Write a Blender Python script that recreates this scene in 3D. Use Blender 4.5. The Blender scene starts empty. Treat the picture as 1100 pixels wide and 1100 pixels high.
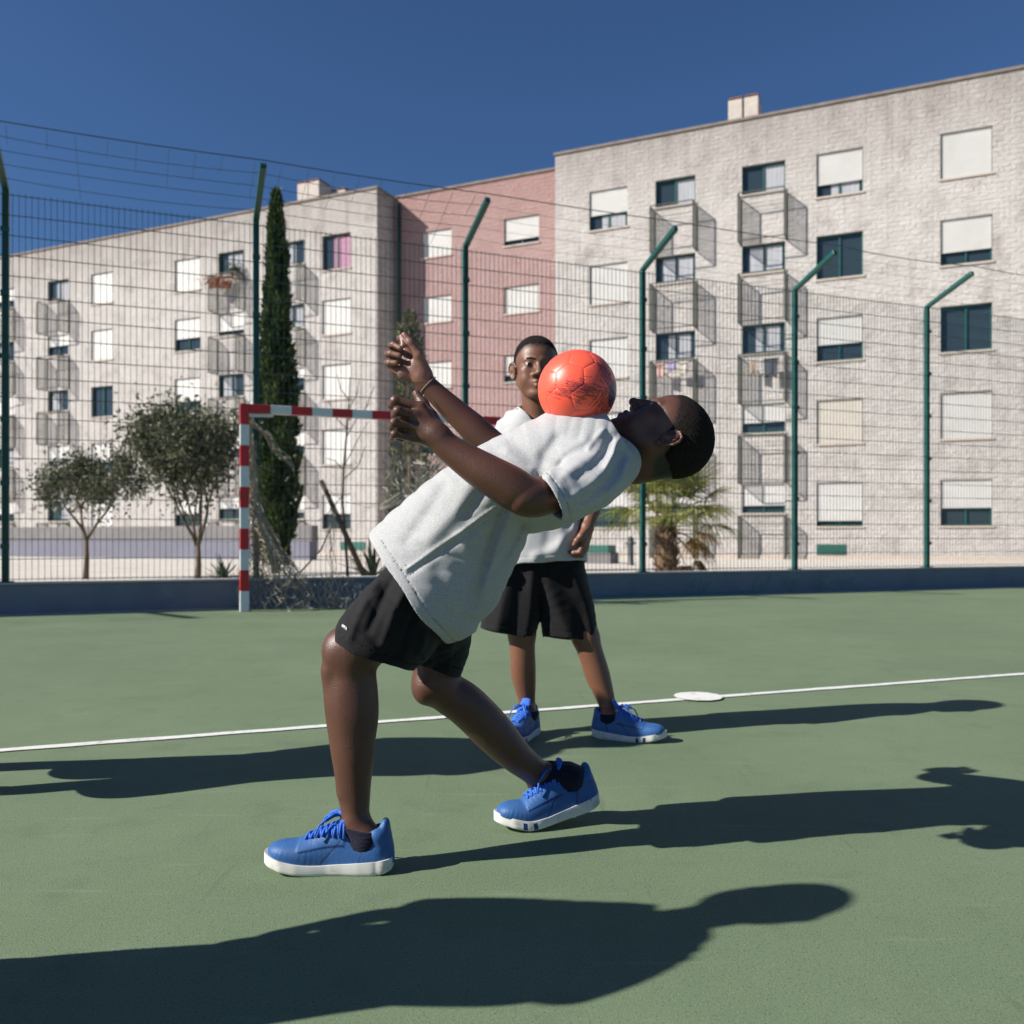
import bpy, bmesh, math, random
import numpy as np
from mathutils import Vector, Matrix

C = bpy.context.scene.collection
R = math.radians

# ------------------------------------------------------------------ camera, sky, sun, exposure
FPX, CX, HOR, CAMH = 950.0, 550.0, 577.0, 0.75      # focal length, centre column and horizon row in photo pixels, eye height
cam_d = bpy.data.cameras.new('camera')
cam = bpy.data.objects.new('camera', cam_d); C.objects.link(cam)
cam.location = (0, 0, CAMH); cam.rotation_euler = (R(90), 0, 0)
cam_d.sensor_fit = 'HORIZONTAL'; cam_d.sensor_width = 36.0
cam_d.lens = FPX / 1100 * 36
cam_d.shift_y = (HOR - 550) / 1100
cam_d.clip_start = 0.05; cam_d.clip_end = 3000
cam_d.dof.use_dof = True; cam_d.dof.focus_distance = 2.05; cam_d.dof.aperture_fstop = 4.5
bpy.context.scene.camera = cam

SUN_EL, SUN_AZ = R(34.5), R(17.5)                    # elevation; how far behind the camera plane the sun stands (it is on the left)
LD = Vector((math.cos(SUN_AZ) * math.cos(SUN_EL), math.sin(SUN_AZ) * math.cos(SUN_EL), -math.sin(SUN_EL)))
w = bpy.data.worlds.new('World'); bpy.context.scene.world = w; w.use_nodes = True
nt = w.node_tree; nt.nodes.clear()
sky = nt.nodes.new('ShaderNodeTexSky'); sky.sky_type = 'NISHITA'; sky.sun_disc = False
sky.sun_elevation = SUN_EL
sky.sun_rotation = math.atan2(-LD.x, -LD.y)
sky.air_density = 1.0; sky.dust_density = 0.6; sky.ozone_density = 10.0; sky.altitude = 500
bg = nt.nodes.new('ShaderNodeBackground'); bg.inputs['Strength'].default_value = 0.057
wo = nt.nodes.new('ShaderNodeOutputWorld')
nt.links.new(sky.outputs[0], bg.inputs[0]); nt.links.new(bg.outputs[0], wo.inputs[0])
sl = bpy.data.lights.new('sun', 'SUN'); sl.energy = 5.0; sl.angle = R(0.5); sl.color = (1.0, 0.945, 0.86)
so = bpy.data.objects.new('sun', sl); C.objects.link(so)
so.rotation_euler = LD.to_track_quat('-Z', 'Y').to_euler(); so.location = (-20, -6, 20)
vs = bpy.context.scene.view_settings
vs.view_transform = 'Standard'; vs.look = 'None'; vs.exposure = 0.60; vs.gamma = 1.0; vs.use_curve_mapping = False
bpy.context.scene.cycles.max_bounces = 6
bpy.context.scene.cycles.use_denoising = True

# ------------------------------------------------------------------ helpers
def W(px, py, Y):
    """world point seen at photo pixel (px, py) at depth Y"""
    return Vector(((px - CX) / FPX * Y, Y, CAMH + (HOR - py) / FPX * Y))

def tag(o, label=None, cat=None, group=None, kind=None):
    if label: o['label'] = label
    if cat: o['category'] = cat
    if group: o['group'] = group
    if kind: o['kind'] = kind
    return o

def thing(name, label, cat, loc=(0, 0, 0), rotz=0.0, group=None):
    o = bpy.data.objects.new(name, None); C.objects.link(o)
    o.location = loc; o.rotation_euler = (0, 0, rotz); o.empty_display_size = 0.1
    return tag(o, label, cat, group)

def root_of(o):
    while o.parent: o = o.parent
    return o

def copy_tree(o, parent=None):
    c = o.copy(); C.objects.link(c); c.parent = parent
    for ch in list(o.children): copy_tree(ch, c)
    return c

class MB:
    """collects geometry and links it as one mesh object"""
    def __init__(s): s.v = []; s.f = []; s.m = []; s.smooth = []
    def add(s, vs_, fs, mi=0, sm=False):
        b = len(s.v); s.v.extend([tuple(p) for p in vs_])
        for f in fs: s.f.append(tuple(i + b for i in f)); s.m.append(mi); s.smooth.append(sm)
    def box(s, x0, x1, y0, y1, z0, z1, mi=0, M=None):
        p = [(x0, y0, z0), (x1, y0, z0), (x1, y1, z0), (x0, y1, z0), (x0, y0, z1), (x1, y0, z1), (x1, y1, z1), (x0, y1, z1)]
        if M is not None: p = [tuple(M @ Vector(q)) for q in p]
        s.add(p, [(0, 3, 2, 1), (4, 5, 6, 7), (0, 1, 5, 4), (1, 2, 6, 5), (2, 3, 7, 6), (3, 0, 4, 7)], mi)
    def tube(s, pts, r, n=6, mi=0, cap=True, sm=True):
        pts = [Vector(p) for p in pts]
        rs = r if isinstance(r, (list, tuple)) else [r] * len(pts)
        t0 = (pts[1] - pts[0]).normalized()
        a = t0.orthogonal().normalized()
        vs_, fs = [], []
        for i, p in enumerate(pts):
            if i == 0: t = t0
            elif i == len(pts) - 1: t = (pts[i] - pts[i - 1]).normalized()
            else: t = ((pts[i + 1] - p).normalized() + (p - pts[i - 1]).normalized()).normalized()
            a = (a - t * a.dot(t)).normalized(); b = t.cross(a)
            for k in range(n):
                th = 2 * math.pi * k / n
                vs_.append(p + (a * math.cos(th) + b * math.sin(th)) * rs[i])
        for i in range(len(pts) - 1):
            for k in range(n):
                k2 = (k + 1) % n
                fs.append((i * n + k, i * n + k2, (i + 1) * n + k2, (i + 1) * n + k))
        if cap:
            fs.append(tuple(range(n - 1, -1, -1))); fs.append(tuple((len(pts) - 1) * n + k for k in range(n)))
        s.add(vs_, fs, mi, sm)
    def bar(s, a, b, w_, d_, mi=0, up=Vector((0, 0, 1))):
        a, b = Vector(a), Vector(b); t = (b - a); L = t.length; t.normalize()
        x = t.cross(up)
        if x.length < 1e-4: x = t.cross(Vector((0, 1, 0)))
        x.normalize(); y = x.cross(t)
        M = Matrix((x, t, y)).transposed().to_4x4(); M.translation = a
        s.box(-w_ / 2, w_ / 2, 0, L, -d_ / 2, d_ / 2, mi, M)
    def build(s, name, mats, parent=None, bevel=0, smooth=None):
        me = bpy.data.meshes.new(name); me.from_pydata(s.v, [], s.f)
        mats = mats if isinstance(mats, (list, tuple)) else [mats]
        for m in mats: me.materials.append(m)
        me.polygons.foreach_set('material_index', s.m)
        me.polygons.foreach_set('use_smooth', [smooth] * len(s.f) if smooth is not None else s.smooth)
        me.update()
        o = bpy.data.objects.new(name, me); C.objects.link(o)
        if parent: o.parent = parent
        if bevel:
            b = o.modifiers.new('bevel', 'BEVEL'); b.width = bevel; b.segments = 2; b.limit_method = 'ANGLE'
        return o

# ------------------------------------------------------------------ materials
def mat(name, col, rough=0.6, spec=0.5, col2=None, scale=5.0, detail=6, contrast=0.5, bump=0.0, bscale=None, stretch=(1, 1, 1),
        attr=None, attr_col=None, metallic=0.0, sss=0.0, bdetail=4, dirt=None, sheen=0.0, coat=0.0):
    m = bpy.data.materials.new(name); m.use_nodes = True
    n = m.node_tree; L = n.links; b = n.nodes['Principled BSDF']
    b.inputs['Roughness'].default_value = rough; b.inputs['Specular IOR Level'].default_value = spec
    b.inputs['Metallic'].default_value = metallic
    b.inputs['Base Color'].default_value = (*col, 1)
    if sheen: b.inputs['Sheen Weight'].default_value = sheen; b.inputs['Sheen Roughness'].default_value = 0.5
    if coat: b.inputs['Coat Weight'].default_value = coat; b.inputs['Coat Roughness'].default_value = 0.1
    if sss:
        b.inputs['Subsurface Weight'].default_value = sss
        b.inputs['Subsurface Radius'].default_value = (1.0, 0.35, 0.18); b.inputs['Subsurface Scale'].default_value = 0.006
    tc = n.nodes.new('ShaderNodeTexCoord'); mp = n.nodes.new('ShaderNodeMapping'); mp.inputs['Scale'].default_value = stretch
    L.new(tc.outputs['Object'], mp.inputs['Vector'])
    cur = None
    if col2 is not None:
        nz = n.nodes.new('ShaderNodeTexNoise'); nz.inputs['Scale'].default_value = scale; nz.inputs['Detail'].default_value = detail
        nz.inputs['Roughness'].default_value = 0.6
        L.new(mp.outputs[0], nz.inputs['Vector'])
        cr = n.nodes.new('ShaderNodeValToRGB')
        cr.color_ramp.elements[0].position = 0.5 - contrast / 2; cr.color_ramp.elements[1].position = 0.5 + contrast / 2
        cr.color_ramp.elements[0].color = (*col, 1); cr.color_ramp.elements[1].color = (*col2, 1)
        L.new(nz.outputs['Fac'], cr.inputs['Fac']); cur = cr.outputs['Color']
    if dirt is not None:                                    # large worn patches: (colour, scale, threshold, strength)
        dz = n.nodes.new('ShaderNodeTexNoise'); dz.inputs['Scale'].default_value = dirt[1]; dz.inputs['Detail'].default_value = 8
        dz.inputs['Roughness'].default_value = 0.65
        L.new(mp.outputs[0], dz.inputs['Vector'])
        rr = n.nodes.new('ShaderNodeMapRange'); rr.inputs['From Min'].default_value = dirt[2]; rr.inputs['From Max'].default_value = dirt[2] + 0.2
        rr.inputs['To Max'].default_value = dirt[3]
        L.new(dz.outputs['Fac'], rr.inputs['Value'])
        mx = n.nodes.new('ShaderNodeMix'); mx.data_type = 'RGBA'
        L.new(rr.outputs[0], mx.inputs['Factor'])
        if cur: L.new(cur, mx.inputs['A'])
        else: mx.inputs['A'].default_value = (*col, 1)
        mx.inputs['B'].default_value = (*dirt[0], 1); cur = mx.outputs['Result']
    if attr:
        at = n.nodes.new('ShaderNodeAttribute'); at.attribute_name = attr
        mx = n.nodes.new('ShaderNodeMix'); mx.data_type = 'RGBA'
        L.new(at.outputs['Fac'], mx.inputs['Factor'])
        if cur: L.new(cur, mx.inputs['A'])
        else: mx.inputs['A'].default_value = (*col, 1)
        mx.inputs['B'].default_value = (*attr_col, 1); cur = mx.outputs['Result']
    if cur: L.new(cur, b.inputs['Base Color'])
    if bump:
        bz = n.nodes.new('ShaderNodeTexNoise'); bz.inputs['Scale'].default_value = bscale or scale * 4; bz.inputs['Detail'].default_value = bdetail
        L.new(mp.outputs[0], bz.inputs['Vector'])
        bp = n.nodes.new('ShaderNodeBump'); bp.inputs['Strength'].default_value = 1.0; bp.inputs['Distance'].default_value = bump
        L.new(bz.outputs['Fac'], bp.inputs['Height']); L.new(bp.outputs[0], b.inputs['Normal'])
    return m

def wall_mat(name, c1, c2, cd):
    """painted rough blockwork: courses that show through the paint, stains, weathering that runs down from the roof"""
    m = mat(name, c1, 0.85, 0.2, c2, 1.3, 8, 0.5, dirt=(cd, 1.1, 0.52, 0.55))
    n = m.node_tree; L = n.links; b = n.nodes['Principled BSDF']
    tc = [x for x in n.nodes if x.type == 'TEX_COORD'][0]
    mp = n.nodes.new('ShaderNodeMapping'); mp.inputs['Rotation'].default_value = (R(90), 0, 0)
    L.new(tc.outputs['Object'], mp.inputs['Vector'])
    sp = n.nodes.new('ShaderNodeSeparateXYZ'); L.new(tc.outputs['Object'], sp.inputs[0])
    cb = n.nodes.new('ShaderNodeCombineXYZ'); L.new(sp.outputs['X'], cb.inputs['X']); L.new(sp.outputs['Z'], cb.inputs['Y'])
    br = n.nodes.new('ShaderNodeTexBrick'); br.inputs['Scale'].default_value = 1.0
    br.inputs['Brick Width'].default_value = 0.34; br.inputs['Row Height'].default_value = 0.165
    br.inputs['Mortar Size'].default_value = 0.03; br.inputs['Mortar Smooth'].default_value = 1.0
    br.inputs['Color1'].default_value = (1, 1, 1, 1); br.inputs['Color2'].default_value = (0.55, 0.55, 0.55, 1); br.inputs['Mortar'].default_value = (0.1, 0.1, 0.1, 1)
    L.new(cb.outputs[0], br.inputs['Vector'])
    nz = n.nodes.new('ShaderNodeTexNoise'); nz.inputs['Scale'].default_value = 7.0; nz.inputs['Detail'].default_value = 9; nz.inputs['Roughness'].default_value = 0.62
    st = n.nodes.new('ShaderNodeMapping'); st.inputs['Scale'].default_value = (1, 1, 2.2)
    L.new(tc.outputs['Object'], st.inputs['Vector']); L.new(st.outputs[0], nz.inputs['Vector'])
    ad = n.nodes.new('ShaderNodeMath'); ad.operation = 'MULTIPLY_ADD'; ad.inputs[1].default_value = 0.22
    L.new(br.outputs['Color'], ad.inputs[0]); L.new(nz.outputs['Fac'], ad.inputs[2])
    bp = n.nodes.new('ShaderNodeBump'); bp.inputs['Distance'].default_value = 0.065; bp.inputs['Strength'].default_value = 1.0
    L.new(ad.outputs[0], bp.inputs['Height']); L.new(bp.outputs[0], b.inputs['Normal'])
    # stains under the roof edge
    sn = n.nodes.new('ShaderNodeTexNoise'); sn.inputs['Scale'].default_value = 1.0; sn.inputs['Detail'].default_value = 5
    sm_ = n.nodes.new('ShaderNodeMapping'); sm_.inputs['Scale'].default_value = (2.2, 1, 0.35)
    L.new(tc.outputs['Object'], sm_.inputs['Vector']); L.new(sm_.outputs[0], sn.inputs['Vector'])
    zr = n.nodes.new('ShaderNodeMapRange'); zr.inputs['From Min'].default_value = 12.6; zr.inputs['From Max'].default_value = 15.6
    L.new(sp.outputs['Z'], zr.inputs['Value'])
    mu = n.nodes.new('ShaderNodeMath'); mu.operation = 'MULTIPLY'; L.new(sn.outputs['Fac'], mu.inputs[0]); L.new(zr.outputs[0], mu.inputs[1])
    m2 = n.nodes.new('ShaderNodeMath'); m2.operation = 'MULTIPLY'; L.new(mu.outputs[0], m2.inputs[0]); m2.inputs[1].default_value = 0.95
    old = b.inputs['Base Color'].links[0].from_socket
    mx = n.nodes.new('ShaderNodeMix'); mx.data_type = 'RGBA'
    L.new(m2.outputs[0], mx.inputs['Factor']); L.new(old, mx.inputs['A']); mx.inputs['B'].default_value = (*cd, 1)
    # rain streaks and soot that run down the wall
    for (sc_, lo, hi, top, colr) in (((3.6, 1, .10), .56, .74, .42, cd), ((1.3, 1, .22), .56, .72, .34, tuple(c * 1.1 for c in cd)), ((1.0, 1, 4.5), .58, .70, .30, tuple(c * .9 for c in cd))):
        k_ = n.nodes.new('ShaderNodeMapping'); k_.inputs['Scale'].default_value = sc_; L.new(tc.outputs['Object'], k_.inputs['Vector'])
        kn = n.nodes.new('ShaderNodeTexNoise'); kn.inputs['Scale'].default_value = 1.0; kn.inputs['Detail'].default_value = 7; kn.inputs['Roughness'].default_value = .62; L.new(k_.outputs[0], kn.inputs['Vector'])
        kr = n.nodes.new('ShaderNodeMapRange'); kr.inputs['From Min'].default_value = lo; kr.inputs['From Max'].default_value = hi; kr.inputs['To Max'].default_value = top; L.new(kn.outputs['Fac'], kr.inputs['Value'])
        km = n.nodes.new('ShaderNodeMix'); km.data_type = 'RGBA'; L.new(kr.outputs[0], km.inputs['Factor']); L.new(mx.outputs['Result'], km.inputs['A']); km.inputs['B'].default_value = (*colr, 1); mx = km
    # fine block-to-block change of tint
    mt = n.nodes.new('ShaderNodeMix'); mt.data_type = 'RGBA'; mt.blend_type = 'MULTIPLY'; mt.inputs['Factor'].default_value = 0.12
    L.new(mx.outputs['Result'], mt.inputs['A']); L.new(br.outputs['Color'], mt.inputs['B'])
    L.new(mt.outputs['Result'], b.inputs['Base Color'])
    return m

M = {}
M['court'] = mat('court_green', (0.110, 0.160, 0.090), 0.82, 0.25, (0.156, 0.210, 0.126), 1.1, 10, 0.6, bump=0.0012, bscale=330, bdetail=3, dirt=((0.19, 0.245, 0.165), 2.3, 0.57, 0.45))
def worn_court(m):
    """scuffs, long drag marks, hairline cracks and grit on the painted court"""
    n = m.node_tree; L = n.links; b = n.nodes['Principled BSDF']; tc = [x for x in n.nodes if x.type == 'TEX_COORD'][0]
    cur = b.inputs['Base Color'].links[0].from_socket
    def layer(cur, fac, col): 
        mx = n.nodes.new('ShaderNodeMix'); mx.data_type = 'RGBA'; L.new(fac, mx.inputs['Factor']); L.new(cur, mx.inputs['A']); mx.inputs['B'].default_value = (*col, 1); return mx.outputs['Result']
    def noise(scale, det, lo, hi, top, stretch=(1, 1, 1), rot=0.0, rough=.6):
        mp = n.nodes.new('ShaderNodeMapping'); mp.inputs['Scale'].default_value = stretch; mp.inputs['Rotation'].default_value = (0, 0, rot); L.new(tc.outputs['Object'], mp.inputs['Vector'])
        nz = n.nodes.new('ShaderNodeTexNoise'); nz.inputs['Scale'].default_value = scale; nz.inputs['Detail'].default_value = det; nz.inputs['Roughness'].default_value = rough; L.new(mp.outputs[0], nz.inputs['Vector'])
        r = n.nodes.new('ShaderNodeMapRange'); r.inputs['From Min'].default_value = lo; r.inputs['From Max'].default_value = hi; r.inputs['To Max'].default_value = top; L.new(nz.outputs['Fac'], r.inputs['Value']); return r.outputs[0]
    cur = layer(cur, noise(.45, 6, .48, .70, .45), (.088, .128, .078))
    cur = layer(cur, noise(5.5, 8, .54, .72, .40), (.085, .115, .070))
    cur = layer(cur, noise(2.2, 6, .60, .70, .40, (1, 9, 1), .5), (.20, .25, .17))
    cur = layer(cur, noise(3.0, 6, .63, .70, .35, (9, .8, 1), -.35), (.08, .10, .066))
    cur = layer(cur, noise(240, 2, .55, .70, .60), (.24, .28, .20))
    cur = layer(cur, noise(170, 2, .57, .70, .65), (.055, .075, .045))
    vo = n.nodes.new('ShaderNodeTexVoronoi'); vo.feature = 'DISTANCE_TO_EDGE'; vo.inputs['Scale'].default_value = .16
    wn = n.nodes.new('ShaderNodeTexNoise'); wn.inputs['Scale'].default_value = 1.4; wn.inputs['Detail'].default_value = 6; L.new(tc.outputs['Object'], wn.inputs['Vector'])
    va = n.nodes.new('ShaderNodeMixRGB'); va.blend_type = 'ADD'; va.inputs[0].default_value = 1.2; L.new(tc.outputs['Object'], va.inputs[1]); L.new(wn.outputs['Color'], va.inputs[2]); L.new(va.outputs[0], vo.inputs['Vector'])
    r = n.nodes.new('ShaderNodeMapRange'); r.inputs['From Min'].default_value = .0008; r.inputs['From Max'].default_value = .0; r.inputs['To Max'].default_value = .6; L.new(vo.outputs['Distance'], r.inputs['Value'])
    L.new(cur, b.inputs['Base Color'])
worn_court(M['court'])
M['line'] = mat('line_paint', (0.62, 0.63, 0.60), 0.7, 0.3, (0.72, 0.72, 0.70), 30, 5, 0.5, bump=0.001, bscale=250, dirt=((0.24, 0.29, 0.21), 17, 0.54, 0.8))
M['goal_line'] = mat('worn_line_paint', (0.42, 0.46, 0.38), 0.7, 0.3, (0.55, 0.57, 0.52), 8, 5, 0.5)
M['pave'] = mat('pale_paving', (0.50, 0.46, 0.41), 0.9, 0.2, (0.62, 0.58, 0.53), 0.8, 8, 0.5, bump=0.01, bscale=30, dirt=((0.30, 0.27, 0.23), 0.6, 0.58, 0.5))
M['kerb'] = mat('grey_painted_concrete', (0.21, 0.235, 0.27), 0.8, 0.3, (0.16, 0.18, 0.21), 2.5, 8, 0.5, bump=0.004, bscale=60, dirt=((0.36, 0.37, 0.38), 3.0, 0.6, 0.5))
M['fgreen'] = mat('dark_green_coating', (0.006, 0.082, 0.066), 0.38, 0.5, (0.004, 0.055, 0.045), 4, 4, 0.6)
M['wire'] = mat('green_wire', (0.010, 0.050, 0.042), 0.45, 0.5)
M['strand'] = mat('dull_wire', (0.030, 0.055, 0.048), 0.5, 0.5)
M['red'] = mat('red_paint', (0.56, 0.018, 0.018), 0.4, 0.5, (0.42, 0.016, 0.018), 9, 6, 0.5, dirt=((0.55, 0.36, 0.33), 11, 0.66, 0.8))
M['white'] = mat('white_paint', (0.70, 0.72, 0.72), 0.4, 0.5, (0.62, 0.63, 0.62), 8, 6, 0.5, dirt=((0.40, 0.36, 0.30), 12, 0.64, 0.7))
M['net'] = mat('frayed_net', (0.46, 0.41, 0.33), 0.9, 0.2, (0.30, 0.265, 0.21), 6, 4, 0.5)
M['net_pale'] = mat('pale_net', (0.52, 0.49, 0.43), 0.9, 0.2, (0.38, 0.35, 0.29), 6, 4, 0.5)
M['scrap'] = mat('green_twine', (0.03, 0.36, 0.26), 0.8, 0.2)
M['wall_white'] = wall_mat('white_blockwork', (0.47, 0.44, 0.415), (0.60, 0.568, 0.542), (0.20, 0.168, 0.150))
M['wall_pink'] = wall_mat('pink_blockwork', (0.36, 0.240, 0.228), (0.43, 0.298, 0.284), (0.33, 0.19, 0.17))
M['coping'] = mat('roof_coping', (0.17, 0.14, 0.12), 0.9, 0.2, (0.26, 0.22, 0.19), 3, 5, 0.5)
M['flue'] = mat('flue_render', (0.42, 0.37, 0.33), 0.9, 0.2, (0.56, 0.50, 0.45), 2, 6, 0.5, bump=0.02, bscale=6)
M['brick'] = mat('brick_cap', (0.30, 0.14, 0.085), 0.9, 0.2, (0.20, 0.11, 0.08), 5, 4, 0.5)
M['shutter'] = mat('shutter_white', (0.57, 0.565, 0.55), 0.5, 0.4, (0.50, 0.49, 0.47), 1.5, 6, 0.5, dirt=((.42, .39, .35), 1.2, .56, .5))
M['shutter_old'] = mat('shutter_cream', (0.55, 0.51, 0.45), 0.55, 0.4, (0.49, 0.455, 0.40), 1.5, 4, 0.5)
M['alu'] = mat('window_green', (0.010, 0.075, 0.066), 0.4, 0.5)
M['alud'] = mat('window_dark', (0.045, 0.055, 0.060), 0.4, 0.5)
M['glass'] = mat('window_glass', (0.025, 0.040, 0.050), 0.06, 0.6)
M['curtain'] = mat('curtain_pale', (0.42, 0.43, 0.46), 0.9, 0.2, (0.30, 0.31, 0.34), 9, 3, 0.5, stretch=(3, 1, 0.15))
M['curtain_pink'] = mat('curtain_pink', (0.48, 0.22, 0.27), 0.9, 0.2, (0.30, 0.22, 0.34), 5, 3, 0.4)
M['sill'] = mat('stone_sill', (0.44, 0.37, 0.31), 0.85, 0.3, (0.54, 0.47, 0.41), 4, 5, 0.5)
M['cage'] = mat('cage_metal', (0.030, 0.042, 0.036), 0.5, 0.4, (0.065, 0.060, 0.050), 6, 5, 0.5)
M['slat'] = mat('cage_slat', (0.13, 0.13, 0.11), 0.6, 0.4, (0.09, 0.09, 0.08), 6, 5, 0.5)
M['vent'] = mat('vent_green', (0.030, 0.125, 0.095), 0.6, 0.4)
M['grey_wall'] = mat('grey_render', (0.175, 0.165, 0.165), 0.9, 0.2, (0.22, 0.21, 0.21), 1.5, 6, 0.5, bump=0.01, bscale=20)
M['lav'] = mat('lavender_render', (0.20, 0.20, 0.245), 0.9, 0.2, (0.17, 0.17, 0.21), 1.5, 6, 0.5)
M['bark'] = mat('tree_bark', (0.16, 0.12, 0.085), 0.9, 0.2, (0.09, 0.07, 0.05), 9, 6, 0.5, bump=0.01, bscale=40)
M['barkd'] = mat('dark_bark', (0.055, 0.045, 0.035), 0.9, 0.2, (0.09, 0.07, 0.05), 9, 6, 0.5)
def leafmat(name, a, b_, rough=0.55):
    m = mat(name, a, rough, 0.4, attr='tint', attr_col=b_)
    n = m.node_tree; L = n.links; p = n.nodes['Principled BSDF']
    tr = n.nodes.new('ShaderNodeBsdfTranslucent'); ms = n.nodes.new('ShaderNodeMixShader'); ms.inputs[0].default_value = 0.25
    src = p.inputs['Base Color'].links[0].from_socket
    L.new(src, tr.inputs['Color']); out = [x for x in n.nodes if x.type == 'OUTPUT_MATERIAL'][0]
    L.new(p.outputs[0], ms.inputs[1]); L.new(tr.outputs[0], ms.inputs[2]); L.new(ms.outputs[0], out.inputs['Surface'])
    return m
M['cyp'] = leafmat('cypress_leaf', (0.012, 0.040, 0.012), (0.075, 0.105, 0.022))
M['olive'] = leafmat('olive_leaf', (0.050, 0.066, 0.034), (0.17, 0.17, 0.095))
M['shrub'] = leafmat('shrub_leaf', (0.022, 0.045, 0.022), (0.10, 0.11, 0.055))
M['palm'] = leafmat('palm_leaf', (0.085, 0.145, 0.032), (0.46, 0.41, 0.10), 0.4)
M['palm_dry'] = leafmat('dry_palm_leaf', (0.34, 0.20, 0.045), (0.15, 0.10, 0.04))
M['agave'] = leafmat('agave_leaf', (0.015, 0.035, 0.018), (0.05, 0.08, 0.04))
M['flower'] = leafmat('orange_flowers', (0.45, 0.12, 0.03), (0.20, 0.09, 0.04))
M['bollard'] = mat('grey_iron', (0.035, 0.045, 0.045), 0.5, 0.5, (0.06, 0.07, 0.07), 5, 4, 0.5)
# ------------------------------------------------------------------ ground, court, lines, low wall, fence
def flat(name, pts, z, m, sub=1):
    b = MB(); b.add([(x, y, z) for x, y in pts], [tuple(range(len(pts)))])
    o = b.build(name, m); o['kind'] = 'structure'; return o
flat('ground', [(-400, -300), (400, -300), (400, 500), (-400, 500)], -0.012, M['pave'])

FA = R(21.2)                                            # the court and its fence run 21 degrees off the picture plane
FU = Vector((math.cos(FA), math.sin(FA), 0)); FV = Vector((-math.sin(FA), math.cos(FA), 0))   # along the fence / away from the camera
F0 = Vector(((276 - CX) / FPX * 9.44, 9.44, 0))         # foot of the first post, on the wall's front face
def fp(s, t, z=0.0): return F0 + FU * s + FV * t + Vector((0, 0, z))
q = [fp(-40, 0.0), fp(40, 0.0), fp(40, -45), fp(-40, -45)]
flat('court', [(p.x, p.y) for p in q], 0.0, M['court'])
def strip(name, s0, s1, t0, t1, m, z=0.004):
    q = [fp(s0, t0), fp(s1, t0), fp(s1, t1), fp(s0, t1)]
    return flat(name, [(p.x, p.y) for p in q], z, m)
# painted lines: one across the court in front of the second boy, the goal line by the wall
pa, pb = W(184, 793, 1), W(917, 738, 1)
def ground(px, py): Y = FPX * CAMH / (py - HOR); return Vector(((px - CX) / FPX * Y, Y, 0))
A, B = ground(184, 793), ground(917, 738)
d = (B - A).normalized(); nrm = Vector((-d.y, d.x, 0)) * 0.025
A2, B2 = A - d * 8, B + d * 14
def painted(name, a, b_, half, m, z, seed, n=900):
    """a hand-painted line: its two edges wander a little"""
    rs = np.random.RandomState(seed); k = np.hanning(9); k /= k.sum(); e = [np.convolve(rs.normal(0, .0045, n + 9), k, 'same')[:n + 1] + rs.normal(0, .0006, n + 1) for _ in (0, 1)]
    t_ = np.linspace(0, 1, n + 1); dd = (b_ - a).normalized(); nn = Vector((-dd.y, dd.x, 0)); mb = MB(); v = []
    for i in range(n + 1): p = a.lerp(b_, t_[i]); v += [tuple((p - nn * (half + e[0][i]))[:2]) + (z,), tuple((p + nn * (half + e[1][i]))[:2]) + (z,)]
    mb.add(v, [(2 * i, 2 * i + 2, 2 * i + 3, 2 * i + 1) for i in range(n)]); o = mb.build(name, m); o['kind'] = 'structure'; return o
painted('court_line', A2, B2, .025, M['line'], 0.004, 3)
sc_ = ground(750, 749.5)
rr = random.Random(4)
flat('penalty_spot', [(sc_.x + math.cos(t * math.tau / 48) * (0.112 + rr.uniform(-.003, .003)), sc_.y + math.sin(t * math.tau / 48) * (0.112 + rr.uniform(-.003, .003))) for t in range(48)], 0.008, M['line'])
strip('goal_line', -30, 30, -0.32, -0.24, M['goal_line'])
strip('pale_court_edge', -40, 40, -0.15, -0.02, M['goal_line'], 0.004)

WH = 0.285
wall = thing('low_wall', 'long low grey concrete wall under the green mesh fence', 'wall', fp(0, 0), FA)
b = MB(); b.box(-34, 34, 0.0, 0.22, -0.02, WH); wb = b.build('wall_body', M['kerb'], wall, bevel=0.012)
b = MB(); b.box(-34, 34, -0.012, 0.235, WH + 0.001, WH + 0.022); b.build('wall_cap', mat('wall_top', (0.50, 0.47, 0.43), 0.9, 0.2, (0.38, 0.36, 0.33), 5, 6, 0.5), wall, bevel=0.006)

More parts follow.
